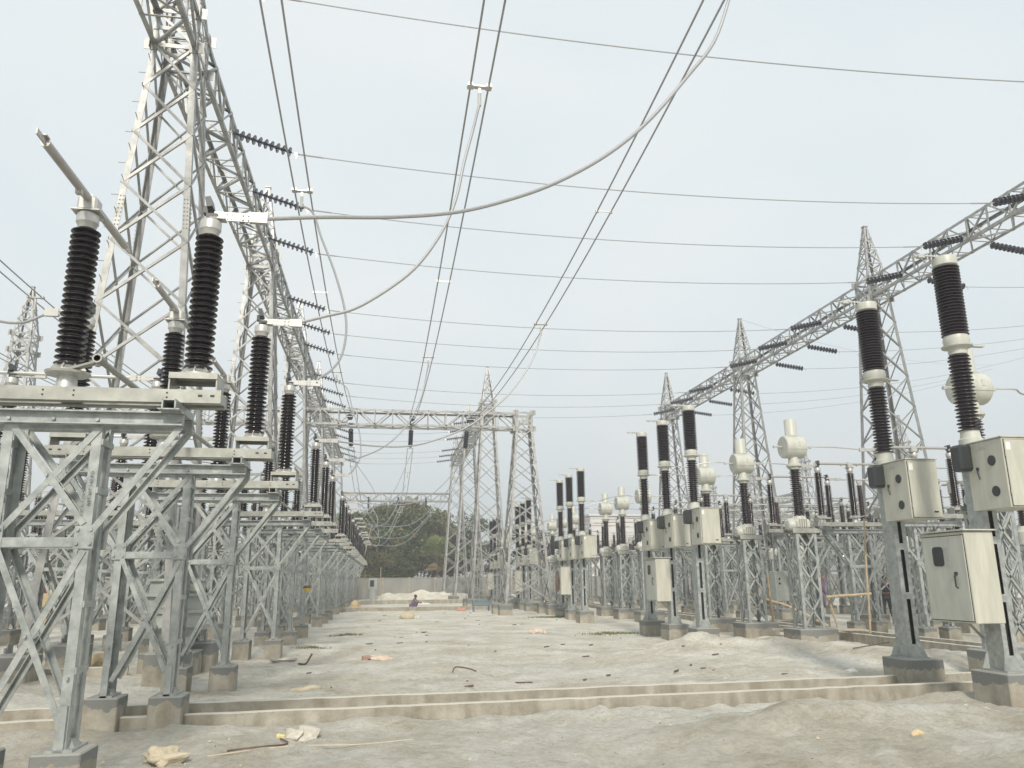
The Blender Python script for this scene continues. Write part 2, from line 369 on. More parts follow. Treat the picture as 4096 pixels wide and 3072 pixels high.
me = bpy.data.meshes.new('ground'); me.from_pydata(np.stack([GX, GY, GZ], -1).reshape(-1, 3).tolist(), [], faces.tolist())
me.polygons.foreach_set('use_smooth', [True]*len(me.polygons)); me.materials.append(M['sand'])
ground = bpy.data.objects.new('ground', me); COL.objects.link(ground); ground['kind'] = 'structure'
def gz(x, y): return float(height(np.array([float(x)]), np.array([float(y)]))[0])

# loose crumbs of sand and grit
mb = MB(); rs = random.Random(3)
for i in range(6500):
    y = 5.8 + (rs.random()**1.7)*40; x = rs.uniform(-.55, .75)*y + rs.uniform(-1, 1)
    if 9.7 < y < 11.9 or vnoise(np.array([x*.8]), np.array([y*.7]), 41)[0] < rs.uniform(-.3, .35): continue
    s = rs.uniform(.004, .012)*(1 + (rs.random() < .04)*1.3)*(1+y*.03)
    z = gz(x, y); a = rs.uniform(0, 3)
    q = [Vector((x+s*math.cos(a+t)*rs.uniform(.6, 1.3), y+s*math.sin(a+t)*rs.uniform(.6, 1.3), z-.002)) for t in (0, 1.57, 3.14, 4.71)]
    q.append(Vector((x, y, z+s*rs.uniform(.3, .8))))
    mb.mi = 0 if rs.random() < .8 else 1 if rs.random() < .2 else 2
    mb.add(q, [(0, 1, 4), (1, 2, 4), (2, 3, 4), (3, 0, 4)])
tag(mb.build('grit', [M['clod'], M['rock'], M['rust']]), 'small loose crumbs and grit scattered over the sand', 'grit', kind='stuff')

# ================================================================ cable trenches
def rough_wall(p0, p1, th, z0, z1, name, label, group, m, seed=0):
    p0, p1 = Vector(p0), Vector(p1); d = p1-p0; L = d.length; d.normalize(); nrm = Vector((-d.y, d.x))
    n = max(2, int(L/.22)); rg = random.Random(seed); vs = []; fs = []
    for i in range(n+1):
        c = p0+d*(L*i/n); w0 = rg.uniform(-.006, .006); hz = rg.uniform(-.006, .006)
        for o, z in ((-th/2+w0, z0), (-th/2+w0, z1+hz-.008), (-th/2+w0+.01, z1+hz), (th/2-.01, z1+hz*.7), (th/2, z1-.008), (th/2, z0)):
            q = c+nrm*o; vs.append((q.x, q.y, z))
    for i in range(n):
        for k in range(5): fs.append((i*6+k, i*6+k+1, i*6+k+7, i*6+k+6))
    fs.append((0, 1, 2, 3, 4, 5)); o = n*6; fs.append((o+5, o+4, o+3, o+2, o+1, o))
    mb = MB(); mb.add(vs, fs); o = mb.build(name, m)
    return tag(o, label, 'trench wall', group)
rough_wall((-14, 9.42), (9.4, 10.87), .11, -.4, .15, 'trench_wall', 'low concrete trench wall crossing the foreground, the nearer of the pair', 'foreground trench walls', M['conc2'], 1)
rough_wall((-14, 10.3), (9.5, 11.70), .11, -.4, .165, 'trench_wall', 'low concrete trench wall crossing the foreground, the farther of the pair', 'foreground trench walls', M['conc2'], 2)
rough_wall((12.2, 12.0), (12.4, 60), .12, -.4, .20, 'trench_wall', 'concrete trench wall running away behind the right breakers, nearer side', 'long trench walls', M['conc2'], 3)
rough_wall((13.0, 12.0), (13.2, 60), .12, -.4, .20, 'trench_wall', 'concrete trench wall running away behind the right breakers, far side', 'long trench walls', M['conc2'], 4)
rough_wall((-2.2, 46.5), (6.3, 47.2), .2, -.3, .22, 'trench_wall', 'far low concrete trench wall in front of the crouching person', 'far trench walls', M['conc2'], 5)
rough_wall((-1.8, 61), (6.0, 61.5), .2, -.3, .3, 'trench_wall', 'farthest low trench wall just before the sand heaps', 'far trench walls', M['conc2'], 6)
rough_wall((-14, 14.3), (-4.4, 15.6), .11, -.4, .2, 'trench_wall', 'low concrete wall seen through the left supports', 'left trench walls', M['conc2'], 7)

# ================================================================ insulator profiles
def shed_profile(z0, z1, n, rc, rs_, alt=0.0):
    pr = [(rc, z0)]; p = (z1-z0)/n
    for i in range(n):
        z = z0+i*p; q = rs_*(1-alt if i % 2 else 1)
        pr += [(rc, z+.12*p), (q*.93, z+.26*p), (q, z+.34*p), (q*.985, z+.46*p), (rc+(q-rc)*.25, z+.72*p), (rc, z+.9*p)]
    pr.append((rc, z1)); return pr
def ribs(mb, r0, z0, r1, z1, n=8):
    for k in range(n):
        a = 2*PI*k/n; c, s = math.cos(a), math.sin(a)
        mb.bar((c*r0, s*r0, z0), (c*r1, s*r1, z1), .014, .03, (c, s, 0))

# ================================================================ isolators
XP = 1.06
def footing_mesh(w_, d_, h, z0=-.35):
    mb = MB(); mb.bbox((0, -.02, (h+z0)/2), (w_, d_, h-z0), .012)
    mb.add([(-.10, -.10, h), (.10, -.10, h), (.10, .10, h), (-.10, .10, h), (-.05, -.05, h+.07), (.05, -.05, h+.07), (.05, .05, h+.07), (-.05, .05, h+.07)], [(0, 1, 5, 4), (1, 2, 6, 5), (2, 3, 7, 6), (3, 0, 4, 7), (4, 5, 6, 7)]); return mb
def make_isolator(closed):
    t = empty('isolator'); tag(t, 'x', 'isolator')
    g = M['galv']
    for sx in (-1, 1):
        fo = footing_mesh(.36, .40, .37).build('footing', M['conc'], t, (sx*.34, 0, 0))
        mb = MB(); px = sx*.34
        for sy in (-1, 1):
            mb.angle((px+sx*.04, sy*.14, .37), (px+sx*.04, sy*.14, 2.89), .078, .011, (-sx, 0, 0), (0, -sy, 0))
        for z in (.95, 1.45, 2.35, 2.75): mb.box((px+sx*.035, 0, z), (.035, .27, .05))
        mb.box((px, 0, .38), (.2, .34, .02))
        for sy in (-1, 1):
            mb.box((px-sx*.0, sy*.155, 1.97), (.15, .012, .18))                    # gusset plate
            for bx, bz in ((-.05, .06), (.05, .06), (-.05, -.05), (.05, -.05)): mb.cyl((px+bx, sy*.16, 1.97+bz), (px+bx, sy*.178, 1.97+bz), .014, 6)
            mb.cyl((px, sy*.14, .9), (px, sy*.175, .9), .014, 6)
            mb.angle((px+sx*.03, sy*.17, .37), (px+sx*.03, sy*.17, .70), .07, .008, (-sx, 0, 0), (0, -sy, 0))
        mb.build('post', g, t)
        mb = MB()
        for sy in (-1, 1):
            mb.angle((px+sx*.02, sy*.165, 2.02), (sx*.98, sy*.165, 2.9), .052, .008, (sx*.6, 0, -.8), (0, -sy, 0))
        mb.build('bracket_arm', g, t)
        mb = MB()                                                            # hollow rails across the beams
        for a, b in (((-.05, 0), (.012, .085)), ((.05, 0), (.012, .085)), ((0, .037), (.11, .012))):
            mb.box((sx*.93+a[0], 0, 3.045+a[1]), (b[0], .66, b[1]))
        mb.box((sx*.93, 0, 3.004), (.17, .66, .01))
        mb.build('cross_rail', g, t)
    mb = MB()
    for sy in (-1, 1):
        y = sy*.15
        for a in (-1, 1):
            mb.angle((a*.30, y, .55), (-a*.32, y+sy*.012*(a > 0), 1.88), .05, .008, (1, 0, 0), (0, -sy, 0))
            mb.angle((a*.30, y, 2.06), (-a*.34, y+sy*.012*(a > 0), 2.88), .05, .008, (1, 0, 0), (0, -sy, 0))
        mb.cyl((0, y-.01, 1.215), (0, y+sy*.03, 1.215), .016, 6); mb.cyl((0, y-.01, 2.47), (0, y+sy*.03, 2.47), .016, 6)
        mb.box((0, y, 1.93), (.62, .012, .07)); mb.box((0, y-sy*.03, 1.965), (.62, .06, .01)); mb.box((0, y-sy*.03, 1.895), (.62, .06, .01))
    mb.build('bracing', g, t)
    mb = MB()
    for sy in (-1, 1):                                                       # pair of channels along the top
        y = sy*.15
        mb.box((0, y, 2.945), (2.04, .012, .105)); mb.box((0, y+sy*.035, 2.995), (2.04, .07, .012)); mb.box((0, y+sy*.035, 2.892), (2.04, .07, .012))
        for x in (-.98, -.34, 0, .34, .98): mb.cyl((x, y, 2.93), (x, y+sy*.03, 2.93), .016, 6)
    mb.build('top_beam', g, t)
    mb = MB()
    for sy in (-1, 1):                                                       # long base channels of the isolator
        y = sy*.14
        mb.box((0, y, 3.155), (2.6, .012, .115)); mb.box((0, y-sy*.04, 3.207), (2.6, .08, .012)); mb.box((0, y-sy*.04, 3.102), (2.6, .08, .012))
        mb.mi = 1
        for x in (-1.23, -1.13, 1.13, 1.23): mb.box((x, y+sy*.007, 3.16), (.035, .004, .018))
        for x in (-.12, .12, -.86, .86):
            for dz in (-.02, .02): mb.cyl((x, y+sy*.004, 3.16+dz), (x, y+sy*.0085, 3.16+dz), .009, 6)
        mb.mi = 0
    for x in (-1.29, 1.29): mb.box((x, 0, 3.155), (.012, .26, .09))
    mb.build('base_channel', [M['galv2'], M['dark']], t)
    for px in (-XP, 0, XP):
        if px:
            mb = MB()
            mb.box((px, 0, 3.355), (.40, .30, .016)); mb.box((px, -.148, 3.335), (.40, .008, .05)); mb.box((px, .148, 3.335), (.40, .008, .05))
            for sx in (-1, 1): mb.box((px+sx*.194, 0, 3.28), (.012, .28, .14))
            mb.build('mounting_bracket', M['galv2'], t)
        ins = MB().lathe(shed_profile(3.42, 4.70, 23, .074, .122), 24, (px, 0, 0)).build('insulator', M['porc'], t)
        mb = MB(); mb.lathe([(.15, 3.362), (.15, 3.375), (.12, 3.385), (.092, 3.42), (.08, 3.435)], 20, (px, 0, 0))
        for k in range(8):
            a = 2*PI*k/8; c, s = math.cos(a), math.sin(a)
            mb.bar((px+c*.135, s*.135, 3.38), (px+c*.09, s*.09, 3.43), .012, .03, (c, s, 0))
        mb.build('base_flange', M['alu'], ins)
        MB().lathe([(.072, 4.69), (.082, 4.74), (.094, 4.755), (.094, 4.83), (.088, 4.845), (.02, 4.85)], 20, (px, 0, 0)).build('metal_cap', M['pad'], ins)
    # rotating centre pole
    mb = MB(); mb.lathe([(.09, 3.21), (.075, 3.33), (.17, 3.345), (.18, 3.365)], 24)
    mb.build('bearing', M['alu'], t)
    mb = MB(); mb.bar((.05, -.10, 3.37), (.30, -.19, 3.42), .06, .02); mb.cyl((.30, -.19, 3.38), (.30, -.19, 3.46), .02, 8)
    mb.build('crank_lever', M['galv2'], t)
    mb = MB(); mb.bbox((0, 0, 4.93), (.17, .15, .14), .02); mb.box((0, 0, 4.858), (.24, .2, .012))
    mb.build('blade_head', M['pad'], t)
    mb = MB(); e = 1.0
    if closed: A = lambda s, z: (s, 0, z)
    else: A = lambda s, z: (0, s, z)
    mb.tube([A(-e, 4.98), A(-.05, 4.98)], .037, 12); mb.tube([A(.05, 4.98), A(e, 4.98)], .037, 12); mb.cyl(A(-.06, 4.98), A(.06, 4.98), .05, 12)
    for s in (-1, 1):
        mb.bar(A(s*e*.97, 4.98), A(s*(e+.16), 4.985), .012, .05); mb.bar(A(s*(e-.02), 5.02), A(s*(e+.05), 5.02), .05, .012)
        mb.box(A(s*.26, 4.94), (.05, .05, .05))
    mb.build('contact_blade', M['alud'], t)
    for sx in (-1, 1):
        mb = MB(); px = sx*XP
        mb.box((px-sx*.02, 0, 5.01), (.05, .17, .10), Matrix.Rotation(sx*R(-14), 3, 'Y')); mb.box((px-sx*.05, 0, 4.95), (.04, .08, .07)); mb.box((px+sx*.01, 0, 4.88), (.1, .1, .06))
        mb.build('contact_jaw', M['black'], t)
        mb = MB(); mb.box((px+sx*.20, 0, 4.905), (.36, .014, .085)); mb.box((px+sx*.06, 0, 4.87), (.14, .10, .014)); mb.box((px+sx*.42, 0, 4.905), (.16, .05, .10))
        for bx in (.14, .18, .28, .33):
            for dz in (-.022, .022): mb.cyl((px+sx*bx, -.02, 4.905+dz), (px+sx*bx, .02, 4.905+dz), .010 if bx > .2 else .005, 6)
        mb.build('terminal_clamp', M['pad'], t)
    return t
iso_open = make_isolator(False); iso_open.name = 'isolator'
OFF_L = [7.05, 10.15, 13.4]
first = True
LX = -2.72
for k in range(6):
    for p in range(3):
        y = OFF_L[p]+k*PITCHY
        if y > 74.5: continue
        o = place(iso_open, not first, (LX, y, 0), '%s isolator of the %s trio in the left row, three porcelain posts, blade swung open' % (PH[p], ORD[k]), 'open isolators in the left row'); first = False
for k in range(6):
    for p in range(3):
        y = OFF_L[p]+k*PITCHY
        if y < 9 or y > 74.5: continue
        place(iso_open, True, (-7.07, y, 0), '%s isolator of the %s trio in the second row from the left aisle' % (PH[p], ORD[k]), 'isolators in the second row on the left')
for k in range(1, 5):
    for p in range(3):
        place(iso_open, True, (-13.6, OFF_L[p]+k*PITCHY, 0), '%s isolator of the %s trio in the far left row behind the second row' % (PH[p], ORD[k-1]), 'isolators in the far left row')
# gang rods between the phases
for k in range(6):
    y0 = 7.05+k*PITCHY
    mb = MB(); mb.tube([(LX+.30, y0-.25, 3.44), (LX+.30, min(y0+6.6, 74.6), 3.44)], .028, 8)
    for p in range(3): mb.cyl((LX+.30, OFF_L[p]+k*PITCHY-.25, 3.44), (LX+.30, OFF_L[p]+k*PITCHY-.13, 3.44), .04, 10)
    tag(mb.build('operating_rod', M['galv2']), 'galvanised pipe rod linking the %s trio of left isolators' % ORD[k], 'operating rod', 'operating rods of the left isolators')
# right row, closed
iso_closed = make_isolator(True); first = True
OFF_R = [6.85, 9.9, 12.95]
RX = 13.95
for k in range(6):
    for p in range(3):
        y = OFF_R[p]+k*PITCHY
        if y < 11 or y > 74: continue
        place(iso_closed, not first, (RX, y, 0), '%s closed isolator of the %s trio behind the right current transformers' % (PH[p], ORD[k]), 'closed isolators on the right'); first = False
for k in range(1, 6):
    for p in range(3):
        y = OFF_R[p]+k*PITCHY
        if y > 74: continue
        place(iso_closed, True, (23.4, y, 0), '%s closed isolator of the %s trio beyond the right gantry line' % (PH[p], ORD[k-1]), 'far isolators on the right')
for k in range(1, 5):
    for p in range(3):
        place(iso_open, True, (30.5, OFF_R[p]+k*PITCHY, 0), '%s open isolator of the %s trio at the right edge of the yard' % (PH[p], ORD[k-1]), 'farthest isolators on the right')

for k in range(1, 6):
    for p in range(3):
        y = 8.0+2.9*p+k*PITCHY
        if y > 74: continue
        place(iso_open, True, (20.9, y, 0), '%s open isolator of the %s trio standing under the right gantry line' % (PH[p], ORD[k-1]), 'isolators under the right gantry')
for k in range(2, 6):
    for p in range(3):
        y = OFF_R[p]+k*PITCHY
        if y > 74: continue
        place(iso_closed, True, (37.5, y, 0), '%s closed isolator of the %s trio in the last row on the right' % (PH[p], ORD[k-2]), 'isolators in the last row on the right')

# ================================================================ circuit breakers
def make_breaker():
    t = empty('circuit_breaker'); tag(t, 'x', 'circuit breaker')
    MB().bbox((0.02, -.02, .035), (.58, .66, .77), .015).build('footing', M['conc'], t)
    mb = MB(); x0, x1, y0, y1 = -.095, .095, -.14, .14
    # hollow column with three long slots in the front face
    for y in (y0, y1):
        for a in (-1, 1): mb.box((a*.0665, y, 1.9), (.067, .012, 2.96))
    zs = [.42, .62, 1.28, 1.38, 2.02, 2.12, 2.42, 3.38]
    for a, b in ((.42, .62), (1.28, 1.38), (2.02, 2.12), (2.42+.33, 3.38)):
        for y in (y0, y1): mb.box((0, y, (a+b)/2), (.068, .0115, b-a))
    for x in (x0, x1): mb.box((x, 0, 1.9), (.012, .268, 2.96))
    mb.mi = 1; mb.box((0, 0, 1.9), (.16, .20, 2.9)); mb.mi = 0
    mb.box((0, 0, .428), (.34, .46, .02))
    for sx in (-1, 1):
        for sy in (-1, 1):
            v = [(sx*.10, sy*.146, .44), (sx*.17, sy*.19, .44), (sx*.10, sy*.146, .68)]
            w2 = [(p[0], p[1]+.012, p[2]) for p in v]; mb.add(v+w2, [(0, 1, 2), (5, 4, 3), (0, 3, 4, 1), (1, 4, 5, 2), (2, 5, 3, 0)])
    mb.build('column', [M['galv'], M['dark']], t)
    bx = MB(); bx.bbox((.12, -.36, 2.905), (.52, .66, .90), .008); bx.box((.12, -.36, 3.363), (.55, .69, .014))
    box = bx.build('mechanism_box', M['cream'], t)
    MB().box((.122, -.6915, 2.90), (.487, .006, .862)).build('door_gasket', M['dark'], box)
    MB().bbox((.122, -.70, 2.90), (.475, .014, .85), .004).build('door', M['cream'], box)
    mb = MB(); mb.box((.26, -.715, 2.56), (.06, .02, .018)); mb.cyl((.24, -.70, 2.56), (.24, -.722, 2.56), .012, 8)
    mb.build('door_handle', M['black'], box)
    mb = MB(); [mb.cyl((-.12, -.708, z), (-.12, -.708, z+.06), .008, 6) for z in (2.62, 3.1)]; mb.build('hinges', M['alud'], box)
    for z in (3.08, 2.68): MB().lathe([(.068, 0), (.068, .006), (.05, .008)], 20, (-.1495, -.48, z), 'X').build('round_window', M['black'], box)
    MB().box((-.142, -.34, 3.27), (.004, .14, .04)).build('nameplate', M['pad'], box)
    mb = MB(); mb.box((-.07, -.7085, 3.24), (.065, .003, .10)); mb.build('sticker', M['white'], box)
    mb = MB(); mb.bbox((-.21, -.03, 3.17), (.20, .22, .36), .035); mb.build('black_cover', M['black'], t)
    mb = MB(); mb.tube([(-.14, -.22, 3.0), (-.16, -.22, 2.96), (-.155, -.24, 2.86)], .01, 6); mb.box((-.145, -.22, 3.0), (.03, .03, .04)); mb.build('drain_pipe', M['black'], t)
    mb = MB(); mb.lathe([(.155, 3.36), (.155, 3.44), (.13, 3.46), (.12, 3.56)], 22); mb.build('pole_base', M['creamg'], t)
    MB().lathe(shed_profile(3.55, 4.66, 22, .085, .15, .08), 24).build('support_insulator', M['porcb'], t)
    mb = MB(); mb.lathe([(.105, 4.65), (.12, 4.66), (.125, 4.74), (.20, 4.765), (.205, 4.785), (.16, 4.80), (.175, 4.86), (.16, 4.93), (.15, 4.935)], 24)
    mb.bar((.12, -.02, 4.79), (.40, -.02, 4.79), .07, .018); mb.build('middle_flange', M['creamg'], t)
    MB().lathe(shed_profile(4.93, 5.99, 23, .12, .18), 26).build('interrupter_insulator', M['porcb'], t)
    mb = MB(); mb.lathe([(.14, 5.98), (.165, 6.0), (.17, 6.11), (.165, 6.125), (.05, 6.13)], 24); mb.build('top_cap', M['creamg'], t)
    mb = MB(); mb.box((-.20, 0, 6.14), (.28, .07, .02)); mb.box((-.04, 0, 6.13), (.14, .12, .014)); mb.cyl((-.34, .0, 6.135), (-.48, .0, 6.135), .022, 8); mb.box((-.38, 0, 6.135), (.1, .07, .05))
    for x in (-.16, -.22, -.28): mb.cyl((x, -.02, 6.09), (x, -.02, 6.165), .008, 6); mb.cyl((x, .02, 6.09), (x, .02, 6.165), .008, 6)
    mb.build('top_terminal', M['alu'], t)
    return t
BX = 7.97; OFF_B = [7.6, 9.62, 11.55]
brk = make_breaker(); first = True
for k in range(6):
    for p in range(3):
        y = OFF_B[p]+k*PITCHY
        if y < 9 or y > 74: continue
        nm = '%s circuit breaker of the %s trio on the right, tall black pole, cream box' % (PH[p], ORD[k])
        place(brk, not first, (BX, y, 0), nm, 'circuit breakers in the right row'); first = False
# control cabinets hung on the middle column of each trio
def make_cabinet():
    t = empty('control_cabinet'); tag(t, 'x', 'control cabinet')
    mb = MB(); mb.bbox((0, 0, 0), (.42, .86, 1.16), .008); mb.box((0, 0, .597), (.50, .94, .018)); mb.build('cabinet_body', M['cream'], t)
    d = MB().bbox((-.215, 0, -.01), (.012, .80, 1.08), .004).build('door', M['creamg'], t)
    mb = MB()                                          # rounded window
    pts = []
    for cx_, cz, a0 in ((.07, .11, 0), (-.07, .11, 90), (-.07, -.11, 180), (.07, -.11, 270)):
        for k in range(5): a = R(a0+22.5*k); pts.append((cx_*.8+.045*math.cos(a), cz*.75+.045*math.sin(a)))
    n = len(pts); vs = [(-.222, .10+y, .27+z) for y, z in pts]+[(-.232, .10+y, .27+z) for y, z in pts]
    mb.add(vs, [tuple(range(n-1, -1, -1)), tuple(range(n, 2*n))]+[(i, (i+1) % n, (i+1) % n+n, i+n) for i in range(n)])
    mb.build('door_window', M['black'], d)
    MB().box((-.2085, 0, -.01), (.008, .82, 1.10)).build('door_gasket', M['dark'], t)
    MB().box((-.2225, -.06, .26), (.003, .11, .25)).build('instruction_plate', M['pad'], d)
    mb = MB(); mb.tube([(-.22, -.20, .04), (-.25, -.20, .02), (-.25, -.20, -.12), (-.22, -.20, -.14)], .011, 6); mb.box((-.225, -.20, .045), (.02, .05, .04)); mb.build('door_handle', M['black'], d)
    mb = MB(); mb.box((.02, -.322, .49), (.09, .004, .05)); mb.build('nameplate', M['white'], t)
    mb = MB(); mb.tube([(0.03+.018*math.cos(a*PI/4), -.327, .32+.018*math.sin(a*PI/4)) for a in range(7)], .004, 5); mb.build('lifting_ring', M['alud'], t)
    mb = MB(); mb.bar((.05, .1, -.55), (.28, .1, -.80), .05, .012); mb.box((.25, 0, -.3), (.1, .5, .05)); mb.box((.25, 0, .3), (.1, .5, .05)); mb.build('hanging_bracket', M['galv'], t)
    return t
cab = make_cabinet(); first = True
for k in range(6):
    y = OFF_B[1]+k*PITCHY+.16
    if y > 73: continue
    place(cab, not first, (BX-.32, y, 1.60), 'cream control cabinet with dark window, hung on the %s group of breaker columns' % ORD[k], 'control cabinets on the breaker columns'); first = False

# ================================================================ lattice column (CT and CVT supports)
def lattice_column(mb, hw, z0, z1, n, aw=.07, bw=.045, hw2=None, L=True):
    hw2 = hw if hw2 is None else hw2
    H = lambda z: hw + (hw2-hw)*(z-z0)/(z1-z0)
    for sx in (-1, 1):
        for sy in (-1, 1):
            mb.angle((sx*hw, sy*hw, z0), (sx*hw2, sy*hw2, z1), aw, .009, (-sx, 0, 0), (0, -sy, 0))
    for i in range(n):
        a = z0+(z1-z0)*i/n; b = z0+(z1-z0)*(i+1)/n
        for f in range(4):
            P = lambda u, z: ((u*H(z), -H(z)-.004, z), (H(z)+.004, u*H(z), z), (-u*H(z), H(z)+.004, z), (-H(z)-.004, -u*H(z), z))[f]
            N = ((0, 1, 0), (-1, 0, 0), (0, -1, 0), (1, 0, 0))[f]
            if L: mb.angle(P(-.95, a), P(.95, b), bw, .006, N, (0, 0, 1)); mb.angle(P(.95, a), P(-.95, b), bw, .006, N, (0, 0, 1))
            else: mb.bar(P(-.95, a), P(.95, b), bw, bw*.5, N); mb.bar(P(.95, a), P(-.95, b), bw, bw*.5, N)
def make_ct():
    t = empty('current_transformer'); tag(t, 'x', 'current transformer')
    MB().bbox((.02, 0, .035), (.98, .86, .77), .015).build('footing', M['conc'], t)
    mb = MB(); lattice_column(mb, .27, .42, 2.70, 3); mb.box((0, 0, .425), (.66, .66, .012)); mb.build('lattice_support', M['galv'], t)
    mb = MB(); mb.box((0, -.24, 2.75), (.66, .02, .12)); mb.box((0, .24, 2.75), (.66, .02, .12)); mb.box((0, 0, 2.70), (.7, .62, .014)); mb.build('base_frame', M['galv2'], t)
    mb = MB(); mb.bbox((0, 0, 2.92), (.42, .40, .24), .05)
    for x in (-.10, -.04, .02, .08): mb.box((x, -.215, 2.92), (.016, .05, .22))
    mb.lathe([(.20, 3.03), (.16, 3.06), (.14, 3.12)], 20); ribs(mb, .18, 3.04, .14, 3.14, 8); mb.build('base_tank', M['creamg'], t)
    MB().lathe([(.03, -.36), (.12, -.34), (.17, -.27), (.17, -.18)], 18, (0, 0, 2.90), 'X').build('terminal_box', M['creamg'], t)
    MB().lathe(shed_profile(3.12, 4.30, 24, .085, .148, .14), 24).build('insulator', M['porcb'], t)
    mb = MB(); mb.lathe([(.10, 4.29), (.13, 4.31), (.13, 4.36), (.19, 4.38), (.19, 4.42), (.14, 4.45), (.12, 4.63)], 22); ribs(mb, .13, 4.33, .17, 4.39, 10); mb.build('neck_flange', M['creamg'], t)
    dr = MB().lathe([(.02, -.272), (.268, -.27), (.29, -.25), (.29, .25), (.268, .27), (.02, .272)], 32, (0, 0, 4.88), 'X').build('primary_drum', M['creamg'], t)
    mb = MB(); mb.box((0, -.292, 4.80), (.50, .004, .006)); mb.bbox((.06, -.285, 4.93), (.07, .03, .13), .012); mb.build('drum_plate', M['creamg'], dr)
    mb = MB(); mb.lathe([(.15, 5.10), (.165, 5.17), (.152, 5.19), (.152, 5.59), (.145, 5.60), (.02, 5.605)], 24); mb.build('expansion_head', M['creamg'], t)
    for sx in (-1, 1):
        mb = MB(); mb.cyl((sx*.28, 0, 4.88), (sx*.36, 0, 4.88), .03, 10); mb.box((sx*.42, 0, 4.88), (.16, .05, .02)); mb.cyl((sx*.36, 0, 4.90), (sx*.52, 0, 4.90), .02, 8); mb.box((sx*.50, 0, 4.88), (.05, .06, .05))
        mb.build('primary_terminal', M['alu'], t)
    return t
ct = make_ct(); first = True; OFF_C = [6.55, 9.5, 12.28]; CX = 10.3
for k in range(6):
    for p in range(3):
        y = OFF_C[p]+k*PITCHY
        if y < 11 or y > 74: continue
        place(ct, not first, (CX, y, 0), '%s drum-headed current transformer of the %s trio behind the right breakers' % (PH[p], ORD[k]), 'current transformers on the right'); first = False
def make_cvt():
    t = empty('voltage_transformer'); tag(t, 'x', 'voltage transformer')
    MB().bbox((0, 0, .035), (.8, .8, .77), .015).build('footing', M['conc'], t)
    mb = MB(); lattice_column(mb, .24, .42, 2.42, 3); mb.box((0, 0, 2.43), (.56, .56, .016)); mb.build('lattice_support', M['galv'], t)
    mb = MB(); mb.lathe([(.22, 2.44), (.24, 2.46), (.24, 2.80), (.20, 2.84), (.14, 2.96)], 20); mb.build('base_tank', M['creamg'], t)
    MB().lathe(shed_profile(2.95, 4.15, 24, .08, .135), 20).build('insulator', M['porcr'], t)
    mb = MB(); mb.lathe([(.12, 4.14), (.135, 4.17), (.135, 4.52), (.10, 4.56), (.02, 4.57)], 20); mb.build('cap', M['creamg'], t)
    mb = MB(); mb.cyl((0, 0, 4.56), (0, 0, 4.68), .02, 8); mb.box((.04, 0, 4.70), (.18, .08, .02)); mb.box((.08, 0, 4.73), (.07, .1, .05)); mb.build('top_terminal', M['alu'], t)
    return t
cvt = make_cvt(); first = True
for k in range(6):
    for p in range(3):
        y = 7.6+p*2.6+k*PITCHY
        if y < 14 or y > 74: continue
        place(cvt, not first, (17.6, y, 0), '%s capped voltage transformer of the %s trio before the right gantry' % (PH[p], ORD[k]), 'voltage transformers on the right'); first = False
for k in range(1, 6):
    for p in range(3):
        y = 7.2+p*2.6+k*PITCHY
        if y > 74: continue
        place(cvt, True, (-10.3, y, 0), '%s capped voltage transformer of the %s trio between the left isolator rows' % (PH[p], ORD[k-1]), 'voltage transformers on the left')
def make_post():
    t = empty('post_insulator'); tag(t, 'x', 'post insulator')
    MB().bbox((0, 0, .035), (.7, .7, .77), .015).build('footing', M['conc'], t)
    mb = MB(); lattice_column(mb, .22, .42, 3.40, 4, .065, .042); mb.box((0, 0, 3.41), (.5, .5, .016)); mb.build('lattice_support', M['galv'], t)
    MB().lathe([(.13, 3.418), (.13, 3.44), (.085, 3.50)], 16).build('base_flange', M['alu'], t)
    MB().lathe(shed_profile(3.49, 4.72, 20, .065, .115), 18).build('insulator', M['porcr'], t)
    mb = MB(); mb.lathe([(.07, 4.71), (.075, 4.80), (.03, 4.81)], 14); mb.box((0, 0, 4.84), (.16, .07, .07)); mb.build('tube_clamp', M['pad'], t)
    return t
pst = make_post(); first = True
for k in range(1, 6):
    for p in range(3):
        y = OFF_R[p]+k*PITCHY
        if y > 74: continue
        place(pst, not first, (16.2, y+.02, 0), '%s post insulator of the %s trio carrying the tube busbars, right yard' % (PH[p], ORD[k-1]), 'post insulators on the right'); first = False
        place(pst, True, (25.6, y+1.3, 0), '%s post insulator of the %s trio just beyond the far right isolators' % (PH[p], ORD[k-1]), 'far post insulators on the right')
        place(pst, True, (-5.05, OFF_L[p]+k*PITCHY+.9, 0), '%s post insulator of the %s trio between the two left isolator rows' % (PH[p], ORD[k-1]), 'post insulators on the left') if OFF_L[p]+k*PITCHY < 73 else None
def make_arrester():
    t = empty('surge_arrester'); tag(t, 'x', 'surge arrester')
    MB().bbox((0, 0, .035), (.7, .7, .77), .015).build('footing', M['conc'], t)
    mb = MB(); lattice_column(mb, .2, .42, 2.8, 4); mb.box((0, 0, 2.81), (.48, .48, .016)); mb.build('lattice_support', M['galv'], t)
    MB().lathe([(.12, 2.82), (.12, 2.86), (.09, 2.92)], 16).build('base_flange', M['alu'], t)
    MB().lathe(shed_profile(2.92, 4.25, 20, .07, .14), 20).build('insulator', M['porcr'], t)
    mb = MB(); mb.lathe([(.10, 4.24), (.10, 4.32), (.03, 4.34)], 16); mb.box((.06, 0, 4.38), (.16, .07, .08)); mb.build('top_cap', M['alu'], t)
    return t
arr = make_arrester(); first = True
